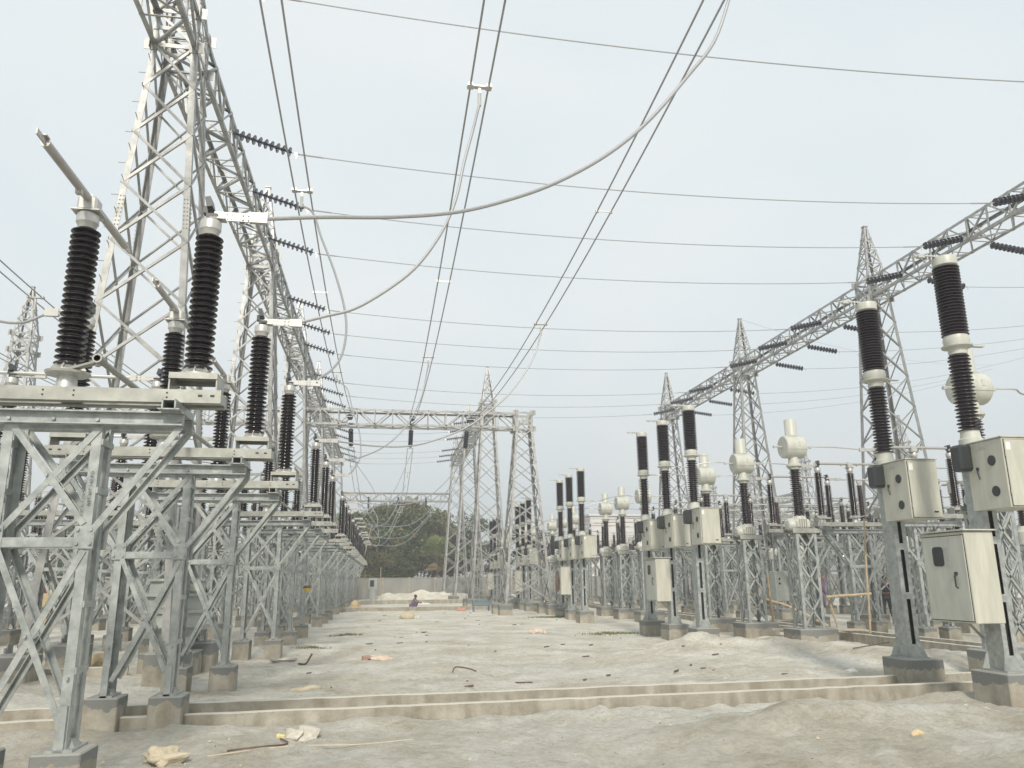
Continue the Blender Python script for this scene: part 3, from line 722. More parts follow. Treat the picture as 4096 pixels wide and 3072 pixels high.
for k in range(1, 5):
    for p in range(3):
        place(arr, not first, (27.0, 7.9+p*2.7+k*PITCHY, 0), '%s surge arrester of the %s trio far right between isolator rows' % (PH[p], ORD[k-1]), 'surge arresters on the right'); first = False
        place(arr, True, (-16.8, 7.9+p*2.7+k*PITCHY, 0), '%s surge arrester of the %s trio at the far left' % (PH[p], ORD[k-1]), 'surge arresters on the left')

# ================================================================ gantries
def tower_parts(t, zb, zt, zp, hb=1.18, ht=.45, n=9, big=.125, m=None, detail=True):
    m = m or M['galv3']; H = lambda z: hb+(ht-hb)*min(1, (z-.4)/(zb-.4))
    for sx in (-1, 1):
        for sy in (-1, 1):
            MB().bbox((sx*hb, sy*hb, .1), (.62, .62, .8), .02).build('footing', M['conc'], t)
            mb = MB(); a, b = (sx*H(.5), sy*H(.5), .5), (sx*ht, sy*ht, zb); c = (sx*ht, sy*ht, zt)
            mb.angle(a, b, big, .014, (-sx, 0, 0), (0, -sy, 0)); mb.angle(b, c, big*.85, .012, (-sx, 0, 0), (0, -sy, 0))
            mb.box((sx*hb, sy*hb, .515), (.34, .34, .03))
            for q in (-1, 1): mb.box((sx*hb+q*.1, sy*hb, .60), (.02, .2, .16)); mb.cyl((sx*hb+q*.12, sy*hb-.12, .5), (sx*hb+q*.12, sy*hb-.12, .62), .02, 6)
            if detail:
                for zz in (4.6, 8.4):
                    d = (Vector(b)-Vector(a)).normalized(); c0 = Vector(a)+d*(zz-.5); mb.mi = 1
                    for i in range(8):
                        for o in (.04, .10): q = c0+d*(i*.09); mb.cyl((q.x-sx*o, q.y, q.z), (q.x-sx*o, q.y+sy*.02, q.z), .013, 5); mb.cyl((q.x, q.y-sy*o, q.z), (q.x+sx*.02, q.y-sy*o, q.z), .013, 5)
                    mb.mi = 0
                if sx == -1 and sy == -1:
                    for i in range(30):
                        z = 2.2+i*.36
                        if z > zb: break
                        h = H(z); mb.cyl((-h, -h+.05, z), (-h-.16 if i % 2 else -h+.02, -h+.05 if i % 2 else -h-.14, z), .009, 5)
            mb.build('leg', [m, M['galv2']], t)
    mb = MB(); zs = [.6]
    q = (ht/hb)**(1/n*.55); step = 1.0; tot = sum(q**i for i in range(n))
    for i in range(n): zs.append(zs[-1]+(zb-.6)*q**i/tot)
    for i in range(n):
        a, b = zs[i], zs[i+1]
        for f in range(4):
            P = lambda u, z, o=0: ((u*H(z), -H(z)-.006-o, z), (H(z)+.006+o, u*H(z), z), (-u*H(z), H(z)+.006+o, z), (-H(z)-.006-o, -u*H(z), z))[f]
            N = ((0, 1, 0), (-1, 0, 0), (0, -1, 0), (1, 0, 0))[f]
            mb.angle(P(-.97, a), P(.97, b), .052, .007, (0, 0, 1), N); mb.angle(P(.97, a, .01), P(-.97, b, .01), .052, .007, (0, 0, 1), N)
    for z in (zb, (zb+zt)/2, zt):
        for f in range(4):
            P = lambda u: ((u*ht, -ht-.008, z), (ht+.008, u*ht, z), (-u*ht, ht+.008, z), (-ht-.008, -u*ht, z))[f]
            mb.bar(P(-1), P(1), .02, .09)
    mb.bar((-ht, -ht, zb), (ht, ht, zb), .05, .05); mb.bar((ht, -ht, zb+.06), (-ht, ht, zb+.06), .05, .05)
    for f in range(4):
        P = lambda u, z, o=0: ((u*ht, -ht-.006-o, z), (ht+.006+o, u*ht, z), (-u*ht, ht+.006+o, z), (-ht-.006-o, -u*ht, z))[f]
        mb.bar(P(-1, zb), P(1, zt), .012, .06); mb.bar(P(1, zb, .014), P(-1, zt, .014), .012, .06)
        for sgn in (-1, 1):
            for z in (zb, zt): c = P(sgn, z, .012); mb.box(c, (.30 if f % 2 == 0 else .014, .014 if f % 2 == 0 else .30, .26))
    mb.build('lattice_bracing', m, t)
    if zp:
        mb = MB(); tp = .07
        for sx in (-1, 1):
            for sy in (-1, 1): mb.angle((sx*ht, sy*ht, zt), (sx*tp, sy*tp, zp), .08, .009, (-sx, 0, 0), (0, -sy, 0))
        lv = [zt, zt+(zp-zt)*.30, zt+(zp-zt)*.55, zt+(zp-zt)*.78]
        HH = lambda z: ht+(tp-ht)*(z-zt)/(zp-zt)
        for i in range(3):
            a, b = lv[i], lv[i+1]
            for f in range(4):
                P = lambda u, z: ((u*HH(z), -HH(z), z), (HH(z), u*HH(z), z), (-u*HH(z), HH(z), z), (-HH(z), -u*HH(z), z))[f]
                mb.bar(P(-1, a), P(1, b), .045, .02); mb.bar(P(1, a), P(-1, b), .02, .045); mb.bar(P(-1, b), P(1, b), .02, .045)
        mb.box((0, 0, zp), (.2, .2, .05)); mb.build('peak', m, t)
def tower(zb, zt, zp, label, loc, group, **kw):
    t = empty('gantry_tower'); tag(t, label, 'gantry tower', group); tower_parts(t, zb, zt, zp, **kw); t.location = loc; return t
def beam(L, hw=.45, hh=.42, n=None, m=None, zm=0):
    """box truss along +Y from 0 to L, centred at z=0"""
    m = m or M['galv3']; t = empty('gantry_beam'); tag(t, 'x', 'gantry beam'); n = n or max(2, round(L/.92))
    mb = MB()
    for sx in (-1, 1):
        for sz in (-1, 1): mb.angle((sx*hw, 0, sz*hh), (sx*hw, L, sz*hh), .10, .012, (-sx, 0, 0), (0, 0, -sz))
    mb.build('chords', m, t)
    mb = MB(); d = L/n
    for i in range(n):
        a, b = i*d, (i+1)*d
        if i % 2: a, b = b, a
        for sx in (-1, 1):
            o = sx*.008
            mb.angle((sx*hw+o, a, -hh+.02), (sx*hw+o, b, hh-.02), .055, .007, (0, 0, 1), (-sx, 0, 0))
            mb.angle((sx*hw+o, i*d, -hh), (sx*hw+o, i*d, hh), .05, .007, (0, 1, 0), (-sx, 0, 0))
        for sz in (-1, 1):
            o = sz*.008
            mb.angle((-hw+.02, a, sz*hh+o), (hw-.02, b, sz*hh+o), .055, .007, (1, 0, 0), (0, 0, -sz))
            if i % 2 == 0 or sz < 0: mb.bar((-hw, i*d, sz*hh+o), (hw, i*d, sz*hh+o), .05, .012)
        if i % 3 == 0: mb.bar((-hw, i*d, -hh), (hw, i*d, hh), .04, .02); mb.bar((hw, i*d, -hh), (-hw, i*d, hh), .02, .04)
    mb.build('web_bracing', m, t); return t
ZB, ZT, ZP = 12.6, 13.44, 15.95; HW = .45
TY = [15.75+12.12*i for i in range(6)]
# left line
t0 = tower(ZB, ZT, ZP, 'tall lattice gantry tower rising nearest on the left, its peak above the frame', (-4.68, TY[0], 0), 'towers of the left gantry line')
lab = ['second', 'third', 'fourth', 'fifth', 'sixth']
for i in range(1, 6): place(t0, True, (-4.68, TY[i], 0), 'tall lattice tower with pointed peak, %s from the camera in the left gantry line' % lab[i-1])
b0 = beam(12.12-.9)
place(b0, False, (-4.68, TY[0]-12.12+.45, 13.02), 'lattice gantry beam overhead at the top left, nearest span of the left line', 'beams of the left gantry line')
for i in range(5): place(b0, True, (-4.68, TY[i]+.45, 13.02), 'lattice gantry beam, %s span of the left line' % lab[i])
# right line
for i in range(1, 4): place(t0, True, (19.6, TY[i], 0), 'lattice tower with pointed peak, %s from the camera in the right gantry line' % (['nearest', 'second', 'farthest'][i-1]), 'towers of the right gantry line')
for i in range(-1, 3): place(b0, True, (19.6, TY[i+1]-12.12+.45+(12.12 if 0 else 0), 13.02), 'lattice gantry beam of the right line, %s span' % (['nearest', 'second', 'third', 'farthest'][i+1]), 'beams of the right gantry line')
# middle line
for i in range(3, 6): place(t0, True, (6.7, TY[i], 0), 'lattice tower with pointed peak standing by the far end of the aisle, %s of three' % (['nearest', 'middle', 'farthest'][i-3]), 'towers of the middle gantry line')
for i in range(3, 5): place(b0, True, (6.7, TY[i]+.45, 13.02), 'lattice gantry beam of the middle line, %s span' % (['nearer', 'farther'][i-3]), 'beams of the middle gantry line')
# far background lines
for j, (x, y) in enumerate(((-17.6, TY[2]), (-17.6, TY[3]+12), (43, 76), (43, 88), (43, 100), (62, 92), (62, 106), (46, 64))):
    place(t0, True, (x, y, 0), 'distant lattice tower with peak, %s' % (['alone at the left edge', 'far beyond the left edge', 'left one of the row past the right yard', 'centre one of the row past the right yard', 'rearmost of the row past the right yard', 'near the right edge on the horizon', 'farthest at the right edge', 'just left of the nearest right-hand breaker'][j]), 'distant gantry towers')
lb = beam(11.22, m=M['galv2']); lb.name = 'gantry_beam'
for j, (x, y) in enumerate(((43, 76.45), (43, 88.45), (62, 92.5))):
    place(lb, j > 0, (x, y, 10), 'distant lattice beam between towers past the right yard, %s' % (['left', 'middle', 'right'][j]), 'distant gantry beams')
# crosswise gantries
tc_ = tower(9.25, 10.1, None, 'flat-topped lattice tower carrying the right end of the cross beam', (7.0, TY[2], 0), 'towers of the cross gantries', n=8)
cb = beam(11.68-.9); place(cb, False, (7.0-.45, TY[2], 9.68), 'lattice beam spanning the aisle between left line and flat-topped tower', 'cross beams', R(90))
cb2 = beam(12.92-.9); place(cb2, False, (-4.68-.45, TY[2], 9.68), 'lattice cross beam running on to the left behind the near isolators', 'cross beams', R(90))
cb3 = beam(11.38-.9); place(cb3, False, (6.7-.45, TY[5], 9.45), 'farthest lattice cross beam, low above the treetops', 'cross beams', R(90))
# low busbar gantries to the right, far
for j, (x0, y, L, z) in enumerate(((23, 52, 19, 6.2), (24, 66, 22, 6.6), (30, 80, 24, 7.0))):
    q = beam(L, hw=.35, hh=.35, m=M['galv2']); place(q, False, (x0+L, y, z), 'low far lattice busbar beam on the right, %s' % ['nearest of three', 'middle of three', 'farthest of three'][j], 'low far beams', R(90))

# ================================================================ strings, wires
def disc_string(n=10, L=1.75):
    t = empty('insulator_string'); tag(t, 'x', 'insulator string'); p = .155; s0 = (L-n*p)/2
    mb = MB(); pr = [(.02, s0)]
    for i in range(n):
        x = s0+i*p; pr += [(.03, x+.01), (.045, x+.02), (.05, x+.055), (.115, x+.075), (.13, x+.095), (.125, x+.11), (.05, x+.105), (.025, x+.115)]
    pr.append((.02, L-s0)); mb.lathe(pr, 16, (0, 0, 0), 'X'); mb.build('discs', M['disc'], t)
    mb = MB(); mb.cyl((0, 0, 0), (s0, 0, 0), .012, 6); mb.cyl((L-s0, 0, 0), (L, 0, 0), .014, 6); mb.box((L, 0, 0), (.06, .02, .07)); mb.box((.02, 0, 0), (.07, .03, .05))
    mb.box((L+.05, 0, -.06), (.015, .015, .13))
    mb.build('end_fittings', M['alu'], t); return t
ds = disc_string(); ds_used = [False]
def string_at(p, q, label, group):
    """string from p pointing at q"""
    o = ds if not ds_used[0] else copy_tree(ds); ds_used[0] = True
    d = Vector(q)-Vector(p); o.location = p
    o.rotation_euler = (0, math.asin(-d.z/d.length), math.atan2(d.y, d.x)); o['label'] = label; o['group'] = group; return o
def sag(p, q, s, n=28):
    p, q = Vector(p), Vector(q)
    return [p.lerp(q, i/n) - Vector((0, 0, 4*s*(i/n)*(1-i/n))) for i in range(n+1)]
SY = [18.8-12.12, 21.95-12.12, 25.2-12.12]
n = 0
for k in range(6):
    for p in range(3):
        y = SY[p]+k*PITCHY
        if y > 75: continue
        mid = y > 52.5; x1 = 6.25 if mid else 19.15
        zz = 12.78
        A = Vector((-4.22, y, zz)); B = Vector((x1, y, 12.75))
        dropL = .50; dropR = -.42 if not mid else -.25
        Aw = A+Vector((1.68, 0, -dropL)); Bw = B+Vector((-1.70, 0, dropR))
        dv = (Aw-A); Aw = A+dv.normalized()*1.75; dv = (Bw-B); Bw = B+dv.normalized()*1.75
        desc = '%s of the %s set' % (PH[p], ORD[k])
        string_at(A, Aw, 'tension insulator string on the left gantry, %s' % desc, 'strings on the left gantry')
        string_at(B, Bw, 'tension insulator string on the %s gantry, %s' % ('middle' if mid else 'right', desc), 'strings on the right gantries')
        s = .42 if not mid else .12
        pw = sag(Aw, Bw, s); pw = [pw[0], pw[0].lerp(pw[1], .95)]+pw[1:-1]+[pw[-1].lerp(pw[-2], .95), pw[-1]]
        tag(MB().tube(pw, .0135, 6, True, [.021, .021]+[.0135]*(len(pw)-4)+[.021, .021]).build('overhead_wire', M['wire']), 'single wire crossing high over the aisle, %s' % desc, 'overhead wire', 'wires crossing over the aisle')
        if not mid:
            C = Vector((20.05, y+.1, 12.62)); Cw = C+Vector((1.72, 0, -.22))
            string_at(C, Cw, 'outgoing insulator string on the far side of the right gantry, %s' % desc, 'outgoing strings on the right gantry')
            tag(MB().tube(sag(Cw, (42.5, y+2, 16.0), .55), .012, 6).build('overhead_wire', M['wire']), 'outgoing wire right of the right gantry, %s' % desc, 'overhead wire', 'outgoing wires on the right')
        n += 1

# camera-space readings turned into real points at known heights
V = .4629
def ray(px, py):
    return fw + r2*((px*V-512)/F_PX) - u2*((py*V-384)/F_PX)
def at_z(px, py, z): d = ray(px, py); t = (z-CAM_Z)/d.z; return Vector((d.x*t, d.y*t, z))
def at_y(px, py, y): d = ray(px, py); t = y/d.y; return Vector((d.x*t, y, CAM_Z+d.z*t))

# twin conductors along the aisle, sagging between cross beams (Y -8 .. 40 .. 76)
BXs = [-1.86, 1.2, 4.1]; zc = 9.55
def twin(x0, x1, y0, y1, z0, s, name, label, sp, tcl, half=.2, group='twin conductors along the aisle'):
    t = empty('twin_conductor', ((x0+x1)/2, (y0+y1)/2, z0)); tag(t, label, 'conductor', group); base = Vector(t.location)
    P = lambda y: Vector((x0+(x1-x0)*(y-y0)/(y1-y0), y, z0-4*s*((y-y0)/(y1-y0))*(1-(y-y0)/(y1-y0))))
    for sx in (-1, 1):
        MB().tube([P(y0+(y1-y0)*i/40)+Vector((sx*half, 0, 0))-base for i in range(41)], .0155, 8).build('wire', M['wire'], t)
    for y in sp:
        c = P(y)-base; mb = MB(); mb.bar(c+Vector((-half-.03, 0, 0)), c+Vector((half+.03, 0, 0)), .02, .02)
        for sx in (-1, 1): mb.box(c+Vector((sx*half, 0, 0)), (.06, .05, .06))
        mb.build('spacer', M['alu'], t)
    for y in tcl:
        c = P(y)-base; mb = MB(); mb.box(c+Vector((0, 0, -.01)), (half*2+.1, .08, .025))
        for sx in (-1, 1): mb.box(c+Vector((sx*half, 0, 0)), (.09, .12, .05))
        mb.box(c+Vector((0, 0, -.08)), (.04, .04, .14)); mb.cyl(c+Vector((0, 0, -.12)), c+Vector((0, 0, -.34)), .028, 8)
        mb.build('tee_clamp', M['pad'], t)
    return P
# measured points on the three phases
def px_y(v):
    d = v-Vector((0, 0, CAM_Z)); return (384-F_PX*d.dot(u2)/d.dot(fw))/V
def solve_y(P, py):
    a, b = 5.0, 39.0
    for _ in range(40):
        m_ = (a+b)/2
        if px_y(P(m_)) < py: a = m_
        else: b = m_
    return m_
YT = {}
spans = {}
for j, x in enumerate(BXs):
    nm = ['left', 'centre', 'right'][j]
    top = at_z([582, 1072, 1556][j], 0, 9.0)                    # where the pair leaves the top of the photograph
    xn = x+(top.x-x)*(39.0-4.6)/(39.0-top.y)
    Pf = lambda y, x=x, xn=xn: Vector((xn+(x-xn)*(y-4.6)/34.4, y, zc-4*1.0*((y-4.6)/34.4)*(1-(y-4.6)/34.4)))
    YT[j] = [solve_y(Pf, v) for v in ([412, 803], [187, 771], [-75, 700])[j]]
    spans[j] = twin(xn, x, 4.6, 39.0, zc, 1.0, 'twin_conductor', 'sagging twin conductor overhead, the %s pair of the three over the aisle' % nm, [solve_y(Pf, [632, 608, 457][j])], YT[j], .14)
    twin(x, x*.9+.1, 41.4, 75.0, 8.4, 1.6, 'twin_conductor', 'far twin conductor beyond the cross beam, %s pair' % nm, [47, 57, 66], [44.5+j, 56+j, 67+j], .14)
    # strings on both sides of the cross beam
    for sgn, lbn in ((-1, 'near'), (1, 'far')):
        p = Vector((x, 40+sgn*.45, 9.62)); q = Vector((x, 40+sgn*1.6, 9.45)) if sgn < 0 else Vector((x, 41.35, 8.42))
        if sgn > 0: p = Vector((x, 40.4, 9.3))
        t = empty('insulator_string', p); tag(t, 'dark insulator string on the %s side of the cross beam, %s phase' % (lbn, nm), 'insulator string', 'strings on the cross beam')
        q2 = q-p
        # local string along q2
        mb = MB(); d = q2.normalized(); pts = []; rr = []
        for i in range(8):
            a = .12+i*.135
            for da, r_ in ((0, .04), (.03, .11), (.06, .13), (.08, .125), (.09, .05)): pts.append(d*(a+da)); rr.append(r_)
        mb.tube(pts, .1, 14, True, rr); mb.build('discs', M['disc'], t)
        mb = MB(); mb.cyl((0, 0, 0), d*.14, .015, 6); mb.cyl(d*1.18, q2, .015, 6); mb.bar(q2+Vector((-.2, 0, 0)), q2+Vector((.2, 0, 0)), .02, .03); mb.build('end_fittings', M['alu'], t)
    p = Vector((x*.9+.1, 76-.5, 9.4)); t = empty('insulator_string', p); tag(t, 'insulator string on the farthest cross beam, %s phase' % nm, 'insulator string', 'strings on the farthest cross beam')
    mb = MB(); mb.lathe(shed_profile(-1.1, 0, 8, .05, .13), 12); mb.build('discs', M['disc'], t)
# left side twin conductors
for j, (x, zz) in enumerate(((-8.7, 9.5), (-12.0, 9.5), (-15.2, 9.5))):
    twin(x, x, 4.6, 39.4, zz, 1.0, 'twin_conductor', 'twin conductor over the left yard, %s' % ['nearest pair', 'middle pair', 'farthest pair'][j], [16, 28], [20, 33], .14, 'twin conductors over the left yard')

# droppers
def cr_spline(P, n=10):
    P = [Vector(p) for p in P]; P = [P[0]*2-P[1]]+P+[P[-1]*2-P[-2]]; o = []
    for i in range(1, len(P)-2):
        for k in range(n):
            t = k/n; a, b, c, d = P[i-1], P[i], P[i+1], P[i+2]
            o.append(.5*((2*b)+(c-a)*t+(2*a-5*b+4*c-d)*t*t+(3*b-a-3*c+d)*t**3))
    o.append(P[-2]); return o
def dropper(pts, label, r=.021):
    tag(MB().tube(pts, r, 8).build('dropper_cable', M['wire']), label, 'cable', 'cables dropping to the left isolators')
CLX = LX+XP+.44
def seen_dropper(img, yT, yC, T, label):
    n = len(img)+1; C = Vector((CLX, yC, 4.905)); P = [C]
    for i, (px, py) in enumerate(img):
        u = (i+1)/n; y = yC+(yT-yC)*u
        P.append(at_y(px, py, y))
    P.append(T); dropper(cr_spline(P), label)
T2 = [spans[0], spans[1], spans[2]]
bot = lambda v: v+Vector((0, 0, -.30))
seen_dropper([(700, 469), (840, 469), (980, 459), (1090, 434), (1200, 395), (1310, 335), (1400, 262), (1485, 165), (1545, 85)], YT[2][0], 7.05, bot(spans[2](YT[2][0])), 'thick cable sweeping in a wide curve up to the top right from the nearest isolator')
seen_dropper([(700, 684), (770, 665), (850, 617), (905, 570), (955, 500), (985, 430), (1003, 350), (1022, 280)], YT[1][0], 10.15, bot(spans[1](YT[1][0])), 'cable curving from the second isolator up to the centre tee clamp')
seen_dropper([(688, 818), (715, 800), (738, 768), (748, 715), (743, 660), (722, 585), (695, 515), (676, 460)], YT[0][0], 13.4, bot(spans[0](YT[0][0])), 'cable dropping in an S curve from the left pair to the third isolator')
seen_dropper([(803, 963), (873, 964.5), (928, 954.5), (1003, 926), (1053, 892), (1103, 847), (1150, 778)], YT[2][1], 19.17, bot(spans[2](YT[2][1])), 'long cable sweeping from the fourth isolator to the right pair')
seen_dropper([(778, 988), (828, 966), (870, 929.5), (898, 887), (913, 850), (923, 800)], YT[1][1], 22.27, bot(spans[1](YT[1][1])), 'cable curving from the fifth isolator to the centre pair')
seen_dropper([(765.5, 1012), (778, 989.5), (779, 962), (775.5, 929.5), (760.5, 880), (750, 840)], YT[0][1], 25.52, bot(spans[0](YT[0][1])), 'cable dropping from the left pair to the sixth isolator')
names = ['seventh', 'eighth', 'ninth', 'tenth', 'eleventh', 'twelfth', 'thirteenth', 'fourteenth', 'fifteenth', 'sixteenth', 'seventeenth', 'eighteenth']
i = 0
for k in range(2, 6):
    for p in range(3):
        y = OFF_L[p]+k*PITCHY
        if y > 74.5: continue
        x = [4.1, 1.2, -1.8][p]; C = Vector((CLX, y, 4.905)); T = Vector((x, y+[3.2, 2.8, 1.2][p], 7.4+.25*(k == 2)))
        mid = C.lerp(T, .5)+Vector((.25 if p < 2 else 1.0, 0, -[1.3, .95, .55][p]))
        q1 = C+Vector((.55, .2, -.12-.1*(2-p)))
        dropper(cr_spline([C, q1, mid, T]), 'thin far cable hanging to the %s isolator of the left row' % names[i], .018); i += 1
# second set coming down left of the left row
for p, (y, x) in enumerate(((10.15, -8.7), (13.4, -8.7), (7.05, -12), (19.2, -8.7), (22.3, -12), (25.5, -8.7))):
    C = Vector((LX-XP-.44, y, 4.905)); T = Vector((x, y+2.5, 8.2)); m_ = C.lerp(T, .5)-Vector((.3, 0, .9))
    if p in (1, 3, 5): tag(MB().tube([C, C+Vector((-2.4, 0, .03))], .03, 8).build('busbar_tube', M['alu']), 'straight bar joining left row and second row, %s one' % ['', 'nearest', '', 'middle', '', 'farther'][p], 'busbar', 'bars between the left rows')
    else: tag(MB().tube(cr_spline([C, C+Vector((-.6, .1, -.1)), m_, T]), .017, 8).build('dropper_cable', M['wire']), 'cable rising to the upper left from the %s' % ['second isolator', '', 'first isolator', '', 'fifth isolator', ''][p], 'cable', 'cables rising at the left')
# right side: breaker middle -> CT -> isolator, horizontal tubes
for k in range(6):
    for p in range(3):
        yb, yc, yi = OFF_B[p]+k*PITCHY, OFF_C[p]+k*PITCHY, OFF_R[p]+k*PITCHY
        if yi > 74 or yc < 11: continue
        nm = '%s of the %s trio' % (PH[p], ORD[k])
        if not (k <= 1 and p == 0) and k > 0:
            a = Vector((BX+.40, yb-.02, 4.79)); b = Vector((CX-.53, yc, 4.90))
            pts = cr_spline([a, a+Vector((.35, 0, -.01)), a.lerp(b, .5)+Vector((0, 0, .03)), b-Vector((.3, 0, -.01)), b])
            tag(MB().tube(pts, .017, 7).build('link_cable', M['alu']), 'cable between breaker and current transformer, %s' % nm, 'cable', 'cables behind the right breakers')
        a = Vector((CX+.53, yc, 4.90)); b = Vector((RX-XP-.50, yi, 4.905))
        pts = cr_spline([a, a+Vector((.4, 0, .0)), a.lerp(b, .55)+Vector((0, 0, .02)), b])
        tag(MB().tube(pts, .018, 7).build('link_cable', M['alu']), 'cable from current transformer to isolator, %s' % nm, 'cable', 'cables to the right isolators')
        tag(MB().tube([(RX+XP+.5, yi, 4.905), (23.4-XP-.5, yi+.01, 4.905)], .03, 8).build('busbar_tube', M['alu']), 'horizontal tube busbar toward the right gantry, %s' % nm, 'busbar', 'tube busbars on the right')
tag(MB().tube(sag((19.6, TY[2], ZP), (46, TY[3], 17.5), .8, 16), .008, 5).build('shield_wire', M['wire']), 'thin wire rising to the right from the second right peak', 'wire')

# ================================================================ perimeter wall
t = empty('perimeter_wall', (0, 79, 0)); tag(t, 'long grey precast boundary wall behind the yard, before the trees', 'wall')
x = -60.0; i = 0
while x < 60:
    MB().bbox((x+1.25, 0, .95), (2.36, .08, 2.0), .01).build('panel', M['wall'], t)
    MB().bbox((x, 0, .98), (.2, .26, 2.08), .012).build('pillar', M['house'] if False else M['conc2'], t)
    x += 2.5; i += 1
MB().box((0, 0, 1.975), (119.5, .14, .05)).build('coping', M['wall'], t)

# ================================================================ trees
def make_crown(lobes, nleaf, size, seed, mats, dens_low=.75):
    rg = np.random.RandomState(seed); vs = []; fs = []; mi = []
    wts = np.array([l[3]*l[4]*l[5] for l in lobes])**.67; wts /= wts.sum()
    for (cx_, cy, cz, rx, ry, rz), wv in zip(lobes, wts):
        n = int(nleaf*wv); nc = max(8, n//34)
        u = rg.normal(size=(nc, 3)); u /= np.linalg.norm(u, axis=1)[:, None]
        rad = rg.uniform(.62, 1.06, nc)**.8; C = u*rad[:, None]*np.array([rx, ry, rz])+np.array([cx_, cy, cz])
        cm = rg.rand(nc)
        for ci in range(nc):
            m = 34; cs = size*rg.uniform(1.6, 3.4)
            P = C[ci]+rg.normal(size=(m, 3))*cs*np.array([1, 1, .62])*.5
            a = rg.normal(size=(m, 3)); a /= np.linalg.norm(a, axis=1)[:, None]
            b = np.cross(a, rg.normal(size=(m, 3))); b /= np.linalg.norm(b, axis=1)[:, None]
            s = size*rg.uniform(.35, .75, m)[:, None]
            o = len(vs); q = np.stack([P-a*s, P-b*s*.55, P+a*s, P+b*s*.55], 1).reshape(-1, 3)
            vs += q.tolist(); fs += [(o+4*k, o+4*k+1, o+4*k+2, o+4*k+3) for k in range(m)]
            mi += [0 if cm[ci] < .72 else 1]*m
    mb = MB(); mb.v = vs; mb.f = fs; mb.s = [False]*len(fs); mb.m = mi; return mb
def make_tree(h, w_, seed, mats, nleaf=9000, size=.34, trunk_r=.28, sparse=False):
    t = empty('tree'); tag(t, 'x', 'tree'); rg = random.Random(seed); lobes = []
    nl = rg.randint(8, 12)
    for i in range(nl):
        a = rg.uniform(0, 2*PI); d = rg.uniform(.15, .62)*w_; z = rg.uniform(.36, .86)*h; s = rg.uniform(.17, .33)*w_
        lobes.append((math.cos(a)*d, math.sin(a)*d, z, s*rg.uniform(.9, 1.4), s*rg.uniform(.9, 1.3), s*rg.uniform(.6, .95)))
    if not sparse: lobes.append((0, 0, h*.55, w_*.55, w_*.55, h*.30))
    mb = MB(); mb.tube([(0, 0, -.3), (rg.uniform(-.2, .2), 0, h*.2), (rg.uniform(-.3, .3), .1, h*.42), (.1, 0, h*.7)], .2, 8, True, [trunk_r*1.3, trunk_r, trunk_r*.75, trunk_r*.3])
    for l in lobes[:7]:
        mb.tube([(0, 0, h*.25), (l[0]*.45, l[1]*.45, (h*.3+l[2])/2), (l[0], l[1], l[2])], .1, 6, True, [trunk_r*.55, trunk_r*.35, trunk_r*.12])
    mb.build('trunk', M['bark'], t)
    make_crown(lobes, nleaf, size, seed, mats).build('crown', mats, t); return t
tA = make_tree(11.0, 5.6, 11, [M['leaf_d'], M['leaf_b']], 21000, .36)
tB = make_tree(9.5, 5.2, 23, [M['leaf_d'], M['leaf_b']], 19000, .34)
tC = make_tree(8.2, 4.8, 37, [M['leaf_b'], M['leaf_d']], 17000, .32)
tD = make_tree(9.0, 3.4, 51, [M['leaf_g'], M['leaf_g']], 3200, .26, .2, True)
used = set()
def put_tree(pr, x, y, s, rz, label, group='trees behind the boundary wall'):
    o = place(pr, id(pr) in used, (x, y, 0), label, group, rz); used.add(id(pr)); o.scale = (s, s, s); return o
put_tree(tA, 1.6, 91, 1.0, .3, 'tallest broad dark tree behind the wall at the aisle end')
put_tree(tB, -3.4, 88, 1.12, 2.0, 'dark green tree rising behind the last left isolators')
put_tree(tC, 5.8, 93, 1.28, 1.1, 'russet tinted tree right of the tallest tree')
put_tree(tC, -.6, 84, .60, 4.0, 'low brownish tree in front of the dark trees, close to the wall')
put_tree(tB, 7.6, 95, .92, .7, 'green tree showing through the middle gantry towers')
put_tree(tA, 3.0, 97, .9, 5.0, 'dark tree rearmost in the clump at the aisle end')
put_tree(tB, 1.4, 85.5, .50, 3.3, 'small dark bush tree directly behind the wall')
put_tree(tC, -8.0, 90, .85, 2.6, 'brown green tree hidden partly by the left isolator row')
put_tree(tD, 10.4, 92, 1.08, 0, 'thin sparse grey green tree right of the dark clump')
put_tree(tD, 13.6, 96, .95, 1.9, 'sparse tree between the middle towers and breakers')
put_tree(tD, 18.5, 94, .9, 3.0, 'sparse light tree just left of the second breaker trio')
rg = random.Random(9)
for i, (x, y, s) in enumerate(((-46, 96, .62), (-40, 92, .72), (-35, 95, .70), (-30.5, 93, .66), (-26, 95, .72), (-21.5, 92, .62), (-17, 94, .70), (-12.5, 92, .62),
                              (24, 96, .62), (29, 93, .58), (34, 98, .60), (39.5, 96, .64), (45, 100, .66), (51, 98, .64), (57, 101, .66), (64, 100, .7), (71, 103, .7), (78, 100, .72), (86, 105, .76))):
    side = 'left' if x < 0 else 'right'; k = i if x < 0 else i-8
    put_tree([tB, tC, tA][i % 3], x, y, s, rg.uniform(0, 6), 'low tree on the %s horizon, %s counted from the %s edge' % (side, ['first', 'second', 'third', 'fourth', 'fifth', 'sixth', 'seventh', 'eighth', 'ninth', 'tenth', 'eleventh'][k if x < 0 else 10-k], side), 'low trees on the %s horizon' % side)
